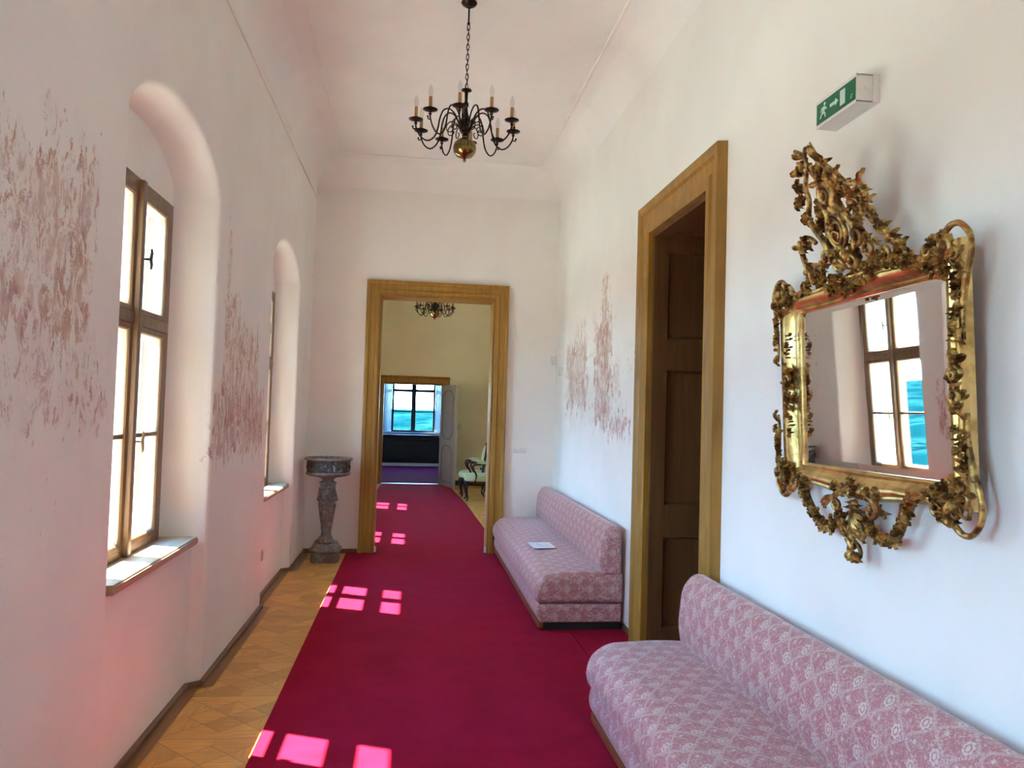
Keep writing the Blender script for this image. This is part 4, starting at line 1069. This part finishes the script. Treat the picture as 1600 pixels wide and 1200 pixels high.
b = MB(); b.box(-.033, -.03, -.02, .02, -.03, -.01, .001); b.build('grille', M['win_light'], r)
r = empty('wall_lamp', (1.0, 17.0, 1.28)); tag(r, 'small pale wall box beside the open door leaf', 'wall fitting')
b = MB(); b.box(-.05, .05, -.03, 0, -.07, .07, .01); b.build('housing', M['win_light'], r)
b = MB(); b.box(-.03, .03, -.036, -.03, -.03, .03, .002); b.build('dial', M['white_plastic'], r)

# ------------------------------------------------------------------ armchairs in the next room
def make_armchair():
    r = empty('armchair')       # faces -x locally; origin at seat centre on the floor
    b = MB()
    # seat
    pr = [(.0, .36), (.245, .36), (.262, .385), (.262, .42), (.25, .455), (.2, .485), (.1, .497), (0, .5)]
    b.lathe(pr, n=28, sq=3.2); b.build('seat', M['chairfab'], r)
    b = MB(); b.lathe([(0, .315), (.25, .315), (.258, .33), (.255, .362), (0, .362)], n=28, sq=3.2); b.build('seat_rail', M['chairwood'], r)
    for sx, sy in ((-1, -1), (-1, 1), (1, -1), (1, 1)):
        b = MB(); x, y = sx*.2, sy*.2
        b.tube(bez([(x, y, .34), (x+sx*.035, y+sy*.03, .27), (x+sx*.02, y+sy*.015, .15), (x, y, .06), (x+sx*.02, y+sy*.015, .012)], 5), [.03]*4+[.028]*4+[.02]*4+[.015]*8+[.02], 8)
        b.build('leg', M['chairwood'], r)
    # back: tilted oval pad in carved frame
    def TB(u, v, w): return (.175+w+(v-.5)*.16+.0, u, v)
    def outline(k, n, s): a = 2*pi*k/n; return (.22*s*math.copysign(abs(cos(a))**.8, cos(a)), .76+.225*s*math.copysign(abs(sin(a))**.85, sin(a)))
    b = MB(); n = 28
    b.tube([TB(*outline(k, n, 1.0), 0) for k in range(n)], .022, 8, closed=True)
    b.ball(TB(0, .995, 0), (.03, .05, .03)); 
    for s in (-1, 1): b.tube([TB(s*.17, .60, 0), TB(s*.19, .48, .0), (.19, s*.2, .34)], [.02, .022, .024], 8)
    b.build('backrest_frame', M['chairwood'], r)
    b = MB()
    rg = [[b.v(TB(*outline(k, n, s_), w_)) for k in range(n)] for s_, w_ in ((.93, .0), (.88, -.03), (.5, -.045), (.5, .03), (.93, .015))]
    for i in range(4):
        for k in range(n): b.f([rg[i][k], rg[i][(k+1) % n], rg[(i+1)][(k+1) % n], rg[(i+1)][k]])
    b.f(rg[2]); b.f(rg[3])
    b.build('backrest', M['chairfab'], r)
    for s in (-1, 1):
        b = MB(); b.tube(bez([(.26, s*.2, .68), (.12, s*.25, .67), (-.06, s*.265, .665), (-.12, s*.265, .64), (-.11, s*.26, .57), (-.06, s*.25, .47), (-.08, s*.245, .36)], 5), .018, 8); arm = b.build('armrest', M['chairwood'], r)
        b = MB(); b.ball((.05, s*.256, .69), (.11, .03, .022)); b.build('arm_pad', M['chairfab'], arm)
    return r
c1 = make_armchair(); c1.location = (1.17, 14.85, 0)
tag(c1, 'pale green upholstered black armchair farther into the next room', 'armchair', 'armchairs along the wall of the next room')
c2 = copy_tree(c1); c2.location = (1.22, 14.12, 0)
tag(c2, 'pale green upholstered black armchair half hidden by the door jamb', 'armchair', 'armchairs along the wall of the next room')
